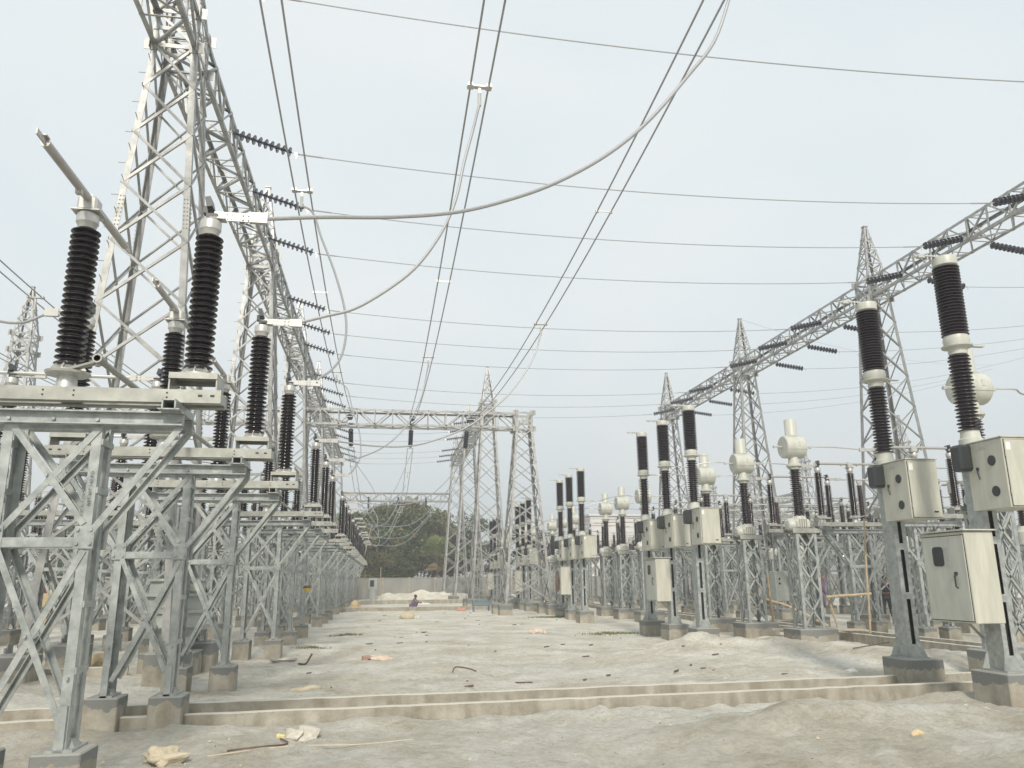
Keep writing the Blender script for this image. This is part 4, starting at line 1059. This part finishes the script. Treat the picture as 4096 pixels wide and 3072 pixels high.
# palm
t = empty('palm_tree', (5.3, 82.5, 0)); tag(t, 'fan palm with green crown over dry hanging fronds, before the dark trees', 'palm tree')
MB().tube([(0, 0, -.2), (.05, 0, 2), (0, 0, 4.1)], .2, 8, True, [.26, .2, .2]).build('trunk', M['bark'], t)
def fans(mb, n, z, lo, hi, L, seed):
    rg = random.Random(seed)
    for i in range(n):
        a = rg.uniform(0, 2*PI); e = R(rg.uniform(lo, hi)); l = L*rg.uniform(.75, 1.1)
        d = Vector((math.cos(a)*math.cos(e), math.sin(a)*math.cos(e), math.sin(e))); sd_ = Vector((-math.sin(a), math.cos(a), 0)); upv = sd_.cross(d)
        c = Vector((0, 0, z))+d*l*.5; mb.bar(Vector((0, 0, z)), c, .04, .03)
        for k in range(-6, 7):
            f = k/6*1.25; e2 = c+(d*math.cos(f)+sd_*math.sin(f))*l*.55-Vector((0, 0, .12*l*abs(f))); w2 = upv.cross(e2-c).normalized()*.085
            m_ = c.lerp(e2, .5)
            mb.add([c-w2*.3, m_-w2, e2, m_+w2], [(0, 1, 2, 3)])
mb = MB(); fans(mb, 44, 4.3, -5, 80, 2.0, 4); mb.build('crown', M['leaf_p'], t)
mb = MB(); fans(mb, 15, 3.8, -85, -30, 1.6, 5); mb.build('dry_fronds', M['leaf_y'], t)

# white building far right behind the breakers
t = empty('building', (26.5, 92, 0)); tag(t, 'pale flat-roofed building far behind the second breaker trio', 'building')
MB().box((0, 0, 4.4), (6.4, 6, 8.8)).build('wall', M['house'], t); MB().box((0, 0, 8.9), (6.8, 6.4, .22)).build('roof', M['house'], t)
for x in (-2, 0, 2):
    for z in (2.2, 5.4):
        f = MB().box((x, -3.02, z), (1.1, .06, 1.3)).build('window', M['pad'], t); MB().box((x, -3.06, z), (.95, .03, 1.15)).build('pane', M['black'], f)

# ================================================================ lumps
def blob(name, loc, d, seed, m, label, cat, rough=.25, group=None, n=3):
    import bmesh
    bm = bmesh.new(); bmesh.ops.create_icosphere(bm, subdivisions=n, radius=1); rg = np.random.RandomState(seed)
    K = rg.normal(size=(14, 3))*np.linspace(1.2, 6.5, 14)[:, None]; A_ = rg.uniform(-1, 1, 14)*np.linspace(1.2, .45, 14); ph = rg.uniform(0, 6, 14)
    for v in bm.verts:
        q = np.array(v.co); s = 1+rough*sum(A_[i_]*math.sin(K[i_]@q+ph[i_]) for i_ in range(14))/3.2+rg.uniform(-.03, .03)*rough*2
        v.co = Vector((q[0]*d[0]*s, q[1]*d[1]*s, max(q[2], -.35)*d[2]*s))
    me_ = bpy.data.meshes.new(name); bm.to_mesh(me_); bm.free(); me_.materials.append(m)
    o = bpy.data.objects.new(name, me_); COL.objects.link(o); o.location = (loc[0], loc[1], gz(loc[0], loc[1])+d[2]*.28 if len(loc) < 3 else loc[2]); return tag(o, label, cat, group)

# ================================================================ people
def figure(name, J, label, shirt, trousers, loc, rz, hat=None, shirt_parts=None, scale=1.0, headr=.105):
    """J: joints; one continuous skinned body, clothing skinned over it"""
    t = empty(name, loc); tag(t, label, 'person'); t.rotation_euler = (0, 0, rz); t.scale = (scale,)*3
    def skin(nm, nodes, edges, m, grow=0.0, sub=2):
        me_ = bpy.data.meshes.new(nm); ks = list(nodes); me_.from_pydata([nodes[k][0] for k in ks], [(ks.index(a), ks.index(b)) for a, b in edges], [])
        o = bpy.data.objects.new(nm, me_); COL.objects.link(o); o.parent = t; me_.materials.append(m)
        md = o.modifiers.new('s', 'SKIN'); md.use_smooth_shade = True
        for i_, k in enumerate(ks):
            v = me_.skin_vertices[0].data[i_]; r_ = nodes[k][1]; rr_ = r_ if isinstance(r_, tuple) else (r_, r_); v.radius = (rr_[0]+grow, rr_[1]+grow); v.use_root = (i_ == 0)
        s_ = o.modifiers.new('u', 'SUBSURF'); s_.levels = sub; s_.render_levels = sub; return o
    E = [('pelvis', 'belly'), ('belly', 'chest'), ('chest', 'neck'), ('neck', 'head'), ('head', 'crown')]
    for s in 'lr': E += [('chest', 'sh'+s), ('sh'+s, 'el'+s), ('el'+s, 'wr'+s), ('wr'+s, 'pa'+s), ('pelvis', 'hi'+s), ('hi'+s, 'kn'+s), ('kn'+s, 'an'+s), ('an'+s, 'to'+s)]
    N = dict(J)
    for s in 'lr':
        w_, p_ = Vector(J['wr'+s][0]), Vector(J['pa'+s][0]); d = (p_-w_).normalized(); sd_ = d.cross(Vector((0, 1, 0)) if abs(d.y) < .8 else Vector((1, 0, 0))).normalized()
        for i_, o_ in enumerate((-.03, -.01, .01, .03)):
            L_ = [.05, .065, .062, .05][i_]; a_ = p_+sd_*o_+d*.02; b_ = a_+d*L_*.6+Vector((0, -.008, 0)); c_ = b_+d*L_*.5+Vector((0, -.02, 0))
            N['f%d%s' % (i_, s)] = (tuple(a_), .010); N['g%d%s' % (i_, s)] = (tuple(b_), .009); N['h%d%s' % (i_, s)] = (tuple(c_), .007)
            E += [('pa'+s, 'f%d%s' % (i_, s)), ('f%d%s' % (i_, s), 'g%d%s' % (i_, s)), ('g%d%s' % (i_, s), 'h%d%s' % (i_, s))]
        a_ = w_.lerp(p_, .6)+sd_*.04; N['t'+s] = (tuple(a_), .011); N['u'+s] = (tuple(a_+d*.04+sd_*.015), .009); E += [('pa'+s, 't'+s), ('t'+s, 'u'+s)]
    hd = Vector(J['head'][0]); fdir = Vector((0, -1, 0))
    N['nose'] = (tuple(hd+Vector((0, -.105, .0))), .016); E.append(('head', 'nose'))
    skin('body', N, E, M['skin'])
    up_ = ['chest', 'belly', 'shl', 'ell', 'shr', 'elr']; Nn = {k: J[k] for k in ('pelvis', 'belly', 'chest', 'shl', 'ell', 'shr', 'elr')}
    skin('shirt', Nn, [('pelvis', 'belly'), ('belly', 'chest'), ('chest', 'shl'), ('shl', 'ell'), ('chest', 'shr'), ('shr', 'elr')], shirt, .022)
    Nt = {k: J[k] for k in ('pelvis', 'hil', 'knl', 'anl', 'hir', 'knr', 'anr')}
    skin('trousers', Nt, [('pelvis', 'hil'), ('hil', 'knl'), ('knl', 'anl'), ('pelvis', 'hir'), ('hir', 'knr'), ('knr', 'anr')], trousers, .02)
    mb = MB(); c = Vector(J['crown'][0])-Vector((0, 0, .03)); pr = [(headr*1.03*math.cos(a), headr*.95*math.sin(a)) for a in [R(q) for q in (-25, 0, 20, 40, 60, 78)]]+[(.004, headr*.96)]
    mb.lathe(pr, 14, tuple(c+Vector((0, .012, 0)))); mb.build('hat' if hat else 'hair', hat or M['hair'], t)
    for s in (-1, 1):
        mb = MB(); mb.lathe([(.002, -.008), (.009, -.005), (.012, 0), (.009, .005), (.002, .008)], 8, tuple(hd+Vector((s*.034, -.088, .03))), 'Y'); mb.build('eye', M['cwhite'], t)
    return t
def stand(spread=.10, fore=0.0, arms='down'):
    J = {'pelvis': ((0, 0, .93), (.15, .11)), 'belly': ((0, 0, 1.10), (.145, .105)), 'chest': ((0, .01, 1.32), (.17, .12)), 'neck': ((0, 0, 1.48), .058), 'head': ((0, -.015, 1.58), (.085, .10)), 'crown': ((0, 0, 1.655), (.078, .09))}
    for s, q in (('l', -1), ('r', 1)):
        J['sh'+s] = ((q*.19, .01, 1.40), .062)
        if arms == 'down': J['el'+s] = ((q*.25, .04, 1.12), .045); J['wr'+s] = ((q*.24, -.03, .88), .032); J['pa'+s] = ((q*.24, -.05, .80), (.038, .022))
        elif arms == 'back': J['el'+s] = ((q*.30, .08, 1.14), .045); J['wr'+s] = ((q*.10, .18, 1.02), .032); J['pa'+s] = ((q*.02, .19, 1.02), (.038, .022))
        elif arms == 'up': J['el'+s] = ((q*.30, -.10, 1.50), .045); J['wr'+s] = ((q*.20, -.12, 1.72), .032); J['pa'+s] = ((q*.17, -.12, 1.80), (.038, .022))
        J['hi'+s] = ((q*.09, 0, .88), .095); J['kn'+s] = ((q*(spread+.01), -.02+fore*q, .48), .065); J['an'+s] = ((q*(spread+.03), .02+fore*q*1.6, .07), .045); J['to'+s] = ((q*(spread+.05), -.13+fore*q*1.6, .03), (.04, .03))
    return J
figure('person', stand(.12, 0, 'back'), 'person in black shirt and dark trousers standing behind a breaker column, hands behind back', M['cblack'], M['cnavy'], (20.0, 30.0, gz(20, 30)), R(160))
# crouching person
J = {'pelvis': ((0, .18, .22), (.15, .12)), 'belly': ((0, .12, .38), (.14, .11)), 'chest': ((0, .0, .58), (.165, .12)), 'neck': ((0, -.06, .73), .056), 'head': ((0, -.10, .82), (.085, .10)), 'crown': ((0, -.09, .895), (.078, .09))}
for s, q in (('l', -1), ('r', 1)):
    J['sh'+s] = ((q*.18, -.02, .65), .06); J['el'+s] = ((q*.20, -.20, .46), .044); J['wr'+s] = ((q*.10, -.38, .42), .032); J['pa'+s] = ((q*.06, -.45, .41), (.036, .022))
    J['hi'+s] = ((q*.09, .16, .20), .095); J['kn'+s] = ((q*.15, -.24, .44), .065); J['an'+s] = ((q*.13, -.02, .07), .045); J['to'+s] = ((q*.14, -.16, .03), (.04, .03))
figure('person', J, 'person in a plum checked shirt crouching on the sand far down the aisle', M['cplum'], M['cviolet'], (1.95, 51.0, gz(1.95, 51)), R(75), scale=.9)
figure('person', stand(.1, .08, 'up'), 'person with a red scarf and violet clothes walking far off between the right supports', M['cviolet'], M['cviolet'], (24.2, 42.0, 0), R(30), hat=M['cred'])
figure('person', stand(.08, .05, 'down'), 'person in dark clothes carrying a tan bag, seen through the left supports', M['cblack'], M['cviolet'], (-7.2, 34.0, gz(-7.2, 34)), R(200))
blob('carried_bag', (-7.32, 33.75, 1.25), (.26, .15, .30), 51, M['sacky'], 'tan bag carried by the dark-clothed person behind the left supports', 'bag', .2)
figure('person', stand(.08, .05, 'down'), 'person in pale blue shirt and yellow cap behind the nearest left support', M['cblue'], M['cnavy'], (-8.5, 24.5, gz(-8.5, 24.5)), R(10), hat=M['yellow'])
figure('person', stand(.09, .03, 'down'), 'person wrapped in a tan shawl standing behind the nearest left support', M['sacky'], M['sacky'], (-9.15, 24.0, gz(-9.1, 24)), R(40))

# ================================================================ loose things
blob('rock', (-.74, 9.28), (.13, .10, .11), 3, M['rock'], 'pale angular rock in front of the foreground trench wall', 'rock', .55, n=3)
blob('rock', (-.86, 9.25), (.10, .08, .06), 8, M['rock'], 'smaller flat pale rock lying left of the angular rock', 'rock', .55, n=3)
blob('earth_clod', (-2.02, 8.45), (.17, .12, .08), 5, M['clod'], 'crumbly tan clod of earth on the sand at lower left', 'clod', .9, n=4)
blob('boulder', (1.1, 36.8), (.34, .3, .24), 6, M['clod'], 'rounded tan boulder lying in the middle of the aisle', 'boulder', .15)
blob('boulder', (1.55, 36.8), (.2, .2, .14), 9, M['rock'], 'small pale stone touching the tan boulder', 'rock', .2)
def cloth(name, loc, w_, d_, h, seed, m, label, cat='sack', rz=0):
    rg = np.random.RandomState(seed); nx_, ny_ = 34, 22; u = np.linspace(-1, 1, nx_); v = np.linspace(-1, 1, ny_); U, W_ = np.meshgrid(u, v)
    e = 1-.25*np.abs(vnoise(U*2+seed, W_*2, seed+1))
    Z = (vnoise(U*2.2+seed, W_*2.6, seed)+.5)*h + np.abs(vnoise(U*5, W_*5+seed, seed+2))*h*.8; fall = np.clip(1.1-np.maximum(np.abs(U), np.abs(W_))**4, 0, 1); Z = Z*fall
    X = U*w_/2*(e+.25*vnoise(W_*3+seed, U*0+.5, seed+3)); Y = W_*d_/2*(e+.5*vnoise(U*2.5+seed, U*0+.7, seed+4))
    c, s = math.cos(rz), math.sin(rz); XX = X*c-Y*s+loc[0]; YY = X*s+Y*c+loc[1]
    Z = Z+height(XX, YY)+.01; bl = .012; n_ = nx_*ny_
    vs = np.concatenate([np.stack([XX, YY, Z], -1).reshape(-1, 3), np.stack([XX, YY, Z-bl], -1).reshape(-1, 3)])
    idx_ = np.arange(n_).reshape(ny_, nx_); f = np.stack([idx_[:-1, :-1], idx_[:-1, 1:], idx_[1:, 1:], idx_[1:, :-1]], -1).reshape(-1, 4)
    mb = MB(); mb.add(vs.tolist(), f.tolist()+(f[:, ::-1]+n_).tolist(), True); return tag(mb.build(name, m), label, cat)
cloth('empty_sack', (8.35, 18.45), 1.6, .5, .15, 4, M['sackr'], 'crumpled reddish and cream sack at the foot of a breaker footing', rz=-.1)
cloth('empty_sack', (6.75, 9.05), .85, .45, .06, 7, M['clod'], 'half-buried pale cloth on the sand at lower right', 'cloth', .2)
cloth('empty_sack', (4.9, 25.6), .6, .4, .16, 9, M['sack'], 'crumpled pink-white plastic sack in the middle distance', rz=.2)
cloth('empty_sack', (4.35, 45.6), .55, .4, .16, 12, M['orange'], 'orange plastic sheet bundle by the far trench wall', 'plastic sheet')
cloth('empty_sack', (2.9, 58.5), 1.0, .5, .15, 15, M['cwhite'], 'white bag lying beyond the far trench wall', 'bag')
blob('filled_sack', (-1.55, 48.6), (.3, .25, .45), 13, M['sacky'], 'bulging yellowish sack standing by the far left supports', 'sack', .3)
blob('filled_sack', (10.35, 20.45), (.62, .25, .13), 14, M['sack'], 'filled pale sack lying beside a current transformer footing', 'sack', .12)
cloth('wrapper', (-1.02, 9.28), .11, .08, .03, 17, M['pyellow'], 'small yellow wrapper left of the pale rock', 'wrapper')
cloth('foil_scrap', (5.93, 9.82), .14, .08, .05, 19, M['alu'], 'crumpled silvery foil scrap on the sand near the right trench end', 'scrap')
cloth('paper_scrap', (5.4, 7.85), .14, .05, .02, 21, M['sacky'], 'torn tan paper scrap at lower right', 'scrap')
cloth('paper_scrap', (-1.15, 13.5), .5, .12, .05, 22, M['clod'], 'torn tan cardboard strip lying on the sand left of the aisle', 'scrap', .1)
cloth('paper_scrap', (8.05, 13.3), .22, .12, .05, 23, M['cwhite'], 'white torn rag on the sand before the right footing', 'rag')
mb = MB(); mb.bbox((0, 0, .05), (.18, .10, .09), .006); mb.bbox((.12, .04, .03), (.12, .09, .05), .006, ); o = mb.build('brick', M['brick'], None, (-.30, 17.75, gz(-.3, 17.75))); o.rotation_euler = (.1, 0, .5); tag(o, 'broken brick pieces lying on the sand left of centre', 'brick')
cloth('paper_scrap', (.0, 17.8), .5, .22, .08, 27, M['sack'], 'pinkish cement bag scrap beside the broken brick', 'scrap')
def stick(pts, r, m, label, cat='stick', name='stick'):
    q = [Vector((x, y, gz(x, y)+r*.8+z)) for x, y, z in pts]; return tag(MB().tube(cr_spline(q, 5), r, 6).build(name, m), label, cat)
stick([(-1.45, 8.62, 0), (-1.1, 8.70, 0), (-.95, 8.85, .01), (-.92, 8.98, .03), (-1.0, 9.04, .02)], .011, M['rust'], 'short dark rusty rod bent at one end, before the yellow wrapper', 'rod', 'steel_rod')
stick([(-1.6, 8.45, 0), (-.9, 8.52, 0), (-.2, 8.58, 0), (.35, 8.70, 0)], .008, M['clod'], 'long thin sandy cord across the lower left sand', 'cord', 'cord')
stick([(1.30, 15.2, 0), (1.38, 15.35, .09), (1.62, 15.35, .05), (1.75, 15.3, 0)], .012, M['rust'], 'bent dark wire standing out of the sand mid aisle', 'wire', 'bent_wire')
stick([(-1.65, 17.4, 0), (-1.5, 17.35, .02), (-1.4, 17.5, .18)], .02, M['rust'], 'curved dark twig on the sand left of the brick', 'twig', 'twig')
stick([(9.4, 15.4, .02), (10.6, 16.0, .12)], .012, M['rust'], 'thin dark rod leaning over the sand behind the right footing', 'rod', 'steel_rod')
stick([(2.2, 13.6, 0), (2.5, 13.65, 0)], .014, M['rust'], 'small dark stick lying on the sand mid aisle', 'stick')
rg = random.Random(5)
mb = MB()
for i in range(55):
    y = 12+rg.random()**1.4*36; x = rg.uniform(-1.6, 7.2)
    a = rg.uniform(-1.2, 1.2); l = rg.uniform(.03, .13)*(1+y*.02); z = gz(x, y)+.012
    mb.bar((x-l/2*math.cos(a), y-l/2*math.sin(a), z), (x+l/2*math.cos(a), y+l/2*math.sin(a), z+.01), rg.uniform(.015, .04), rg.uniform(.01, .03))
tag(mb.build('wood_chips', M['rust']), 'dark splinters and chips scattered over the aisle', 'debris', kind='stuff')
# weeds
def weeds(loc, w_, d_, n, h, label, seed):
    rg = random.Random(seed); mb = MB()
    for i in range(n):
        a = rg.gauss(0, .4)*w_; b = rg.gauss(0, .4)*d_; x, y = loc[0]+a, loc[1]+b; z = gz(x, y)
        t_ = rg.uniform(0, 6.28); hh = h*rg.uniform(.4, 1); dx, dy = math.cos(t_)*.012, math.sin(t_)*.012; l_ = rg.uniform(-.04, .04)
        mb.add([(x-dx, y-dy, z-.01), (x+dx, y+dy, z-.01), (x+l_, y+l_, z+hh)], [(0, 1, 2)])
    tag(mb.build('weeds', M['weed']), label, 'weeds', kind='stuff')
weeds((7.1, 24.6), 1.2, .5, 900, .07, 'green weeds by the second breaker trio', 1)
weeds((-1.75, 21.3), .5, .25, 260, .07, 'green weeds by the left footings', 2)
weeds((-1.1, 26.5), .6, .3, 260, .08, 'green weeds farther along the left side', 3)
weeds((7.4, 35.5), 1.3, .5, 500, .09, 'green weeds by the third breaker trio', 4)
# coil of wire by footing
mb = MB()
for i in range(5): mb.tube([(-.0+(.22+.02*i)*math.cos(a*.35), (.12+.01*i)*math.sin(a*.35), .02+.012*i+.01*math.sin(a)) for a in range(19)], .008, 5)
tag(mb.build('wire_coil', M['alud'], None, (-2.05, 18.25, gz(-2.05, 18.25))), 'small coil of grey wire at a left footing', 'wire coil')
# bamboo scaffold on the right
def bamboo(p, q, label, r=.035):
    p, q = Vector(p), Vector(q); n_ = 7; pts = [p.lerp(q, i_/n_)+Vector((random.uniform(-.01, .01), 0, random.uniform(-.012, .012))) for i_ in range(n_+1)]
    mb = MB(); mb.tube(pts, r, 8)
    for v in pts[1:-1]: d = (q-p).normalized(); mb.cyl(v-d*.012, v+d*.012, r*1.22, 8)
    tag(mb.build('bamboo_pole', M['bamboo']), label, 'bamboo pole', 'bamboo poles on the right')
P = at_y
bamboo(P(1705, 1310, 21.0), P(1790, 1352, 20.6), 'low slanting bamboo pole, right lower piece by the current transformer')
bamboo(P(1615, 1282, 22.4), P(1712, 1312, 21.6), 'slanting bamboo pole in front of the current transformer support')
bamboo(P(1785, 1289, 20.2), P(1882, 1283, 20.0), 'horizontal bamboo pole tied at waist height')
bamboo(P(1866, 1120, 20.0), P(1880, 1368, 20.0), 'upright brown bamboo pole at the right end of the scaffold', .028)
bamboo(P(1657, 1240, 21.5), P(1672, 1352, 21.5), 'upright bamboo pole at the left end of the scaffold')
bamboo(P(1790, 1290, 20.4), P(1810, 1358, 20.4), 'thin upright bamboo leg in the scaffold middle', .025)
mb = MB(); a, b = P(1665, 1359, 20.3), P(1868, 1360, 20.0); mb.bar(a, b, .3, .04); o = mb.build('plank', M['wood']); tag(o, 'grey wooden plank lying low across the scaffold feet', 'plank')
# grey kiosk on stand, right
t = empty('junction_box', (13.6, 26.0, 0)); tag(t, 'grey steel junction box with small knobs on legs among the right supports', 'junction box')
MB().bbox((0, 0, 1.35), (.9, .4, 1.0), .02).build('box_body', M['gtank'], t)
mb = MB(); mb.mi = 0
for z in (1.62, 1.35, 1.08): mb.bbox((.24, -.25, z), (.26, .12, .12), .01)
mb.build('cable_glands', M['gtank'], t)
mb = MB(); [mb.cyl((x, -.2, z), (x, -.24, z), .03, 8) for x in (-.3,) for z in (1.6, 1.45)]; mb.build('knobs', M['black'], t)
for sx in (-1, 1): MB().box((sx*.35, 0, .45), (.06, .06, .9)).build('leg', M['galv'], t)
MB().bbox((0, 0, .0), (1.1, .6, .5), .02).build('footing', M['conc'], t)
# stepped tank behind the second left support
t = empty('transformer_tank', (-3.85, 16.3, 0)); t.scale = (1, 1, .86); tag(t, 'squat stepped grey tank with cream panels behind the left supports', 'transformer tank')
mb = MB()
for z0_, z1_, r0_, r1_ in ((.75, .95, .34, .40), (.95, 1.25, .56, .56), (1.25, 1.31, .62, .62), (1.31, 1.60, .54, .54), (1.60, 1.66, .62, .62), (1.66, 1.92, .50, .50), (1.92, 1.97, .56, .56)):
    mb.lathe([(r0_, z0_), (r1_, z1_)], 8, (0, 0, 0), 'Z', False)
mb.build('tank_body', M['gtank'], t)
mb = MB(); mb.box((0, -.53, 1.10), (.16, .03, .16)); mb.box((0, -.515, 1.45), (.3, .03, .16)); mb.box((.36, -.38, 1.78), (.2, .1, .14)); mb.build('cream_plates', M['cream'], t)
MB().bbox((0, 0, .05), (.95, .95, .8), .02).build('footing', M['conc'], t)
for sx in (-1, 1): MB().box((sx*.3, -.3, .60), (.08, .08, .3)).build('foot', M['galv2'], t)
# sack hanging on a left support, yellow bucket, helmet
t = empty('hard_hat', (-2.15, 24.0, 1.45)); t.scale = (.7, .7, .7); tag(t, 'yellow hard hat with dark brim hanging upside down in the left row', 'hard hat')
MB().lathe([(.01, -.16), (.08, -.15), (.13, -.09), (.15, 0)], 14).build('shell', M['yellow'], t); MB().lathe([(.15, 0), (.17, .04), (.12, .10), (.02, .11)], 14).build('lining', M['rust'], t)
blob('filled_sack', (-5.6, 18.0), (.25, .2, .2), 33, M['sacky'], 'small tan sack on the sand behind the second left support', 'sack', .25)
# heap of pale sand along the boundary wall
hx = np.linspace(-2.5, 14, 70); hy = np.linspace(72.2, 77.5, 24); HX, HY = np.meshgrid(hx, hy)
HZ = np.exp(-((HY-75)/1.1)**2)*(.30+.55*vnoise(HX*.55, HY*0+3, 31)+.25*vnoise(HX*2, HY*2, 32))*np.clip((HX+2.5)/4, 0, 1)*np.clip((14-HX)/3, 0, 1)*1.5-.06
ii = np.arange(HX.size).reshape(HX.shape); ff = np.stack([ii[:-1, :-1], ii[:-1, 1:], ii[1:, 1:], ii[1:, :-1]], -1).reshape(-1, 4)
mb = MB(); mb.add(np.stack([HX, HY, HZ], -1).reshape(-1, 3).tolist(), ff.tolist(), True); structure(mb, 'sand_heap', M['sand'])
# far control panel with bamboo frame
t = empty('electric_cabinet', (-.9, 72.8, 0)); tag(t, 'grey control panel standing by the boundary wall inside a bamboo frame', 'control panel')
MB().bbox((0, 0, 1.45), (.75, .4, .95), .02).build('panel_box', M['gtank'], t); MB().box((-.05, -.21, 1.5), (.35, .02, .55)).build('door', M['black'], t); MB().bbox((0, 0, .5), (.5, .35, .98), .02).build('stand', M['gtank'], t)
for j, x in enumerate((-.75, .75)):
    bamboo((-.9+x, 72.4, 0), (-.9+x*.9, 72.4, 2.6+j*.3), 'far bamboo upright %s of the control panel' % ['left', 'right'][j], .03)
bamboo((-2.4, 70.5, 0), (-1.1, 70.5, 6.5), 'tall thin pole leaning up from the far left row end', .03)
# blue bench by the cross gantry tower
t = empty('tool_chest', (5.3, 44.0, 0)); tag(t, 'low faded blue chest beside the flat-topped tower', 'chest')
MB().bbox((0, 0, .42), (1.0, .4, .22), .02).build('chest_body', M['blue'], t); MB().bbox((0, 0, .6), (1.04, .44, .04), .01).build('lid', M['blue'], t)
for sx in (-1, 1): MB().box((sx*.42, 0, .14), (.08, .4, .3)).build('leg', M['blue'], t)
# brown bag hanging on a third-trio cabinet
t = empty('hanging_bag', (BX-.62, OFF_B[1]+2*PITCHY+.05, 1.75)); tag(t, 'long dark brown bag hanging on the third control cabinet', 'bag')
MB().lathe([(.01, -.62), (.06, -.55), (.09, -.3), (.08, -.05), (.03, .2), (.01, .3)], 12).build('bag_body', M['rust'], t)
# stamped marks on the near posts
def marking(txt, loc, size, rot, label=None):
    cu = bpy.data.curves.new('mark', 'FONT'); cu.body = txt; cu.size = size; cu.extrude = .0006; cu.space_character = 1.15
    o = bpy.data.objects.new('stamped_marking', cu); COL.objects.link(o); dg = bpy.context.evaluated_depsgraph_get(); m_ = bpy.data.meshes.new_from_object(o.evaluated_get(dg))
    COL.objects.unlink(o); bpy.data.objects.remove(o); m_.materials.clear(); m_.materials.append(M['dark'])
    o = bpy.data.objects.new('stamped_marking', m_); COL.objects.link(o); o.parent = iso_open; o.location = loc; o.rotation_euler = rot; return o
marking('NET.WT 143 KG', (.34+.015, -.1545, 2.22), .035, (R(90), R(-90), 0))
marking('L731/8L-1-ON-R-ETI/JBU/14', (.34-.035, -.1545, 2.14), .026, (R(90), R(-90), 0))

# ================================================================ haze
m = bpy.data.materials.new('thin_haze'); m.use_nodes = True; n = m.node_tree.nodes; n.clear()
o_ = n.new('ShaderNodeOutputMaterial'); pv = n.new('ShaderNodeVolumePrincipled')
pv.inputs['Color'].default_value = (0.96, 0.965, 0.96, 1); pv.inputs['Density'].default_value = 0.0029; pv.inputs['Anisotropy'].default_value = 0.2
m.node_tree.links.new(pv.outputs['Volume'], o_.inputs['Volume'])
tag(MB().box((0, 425, 8.5), (1480, 1030, 22)).build('haze', m), kind='stuff')
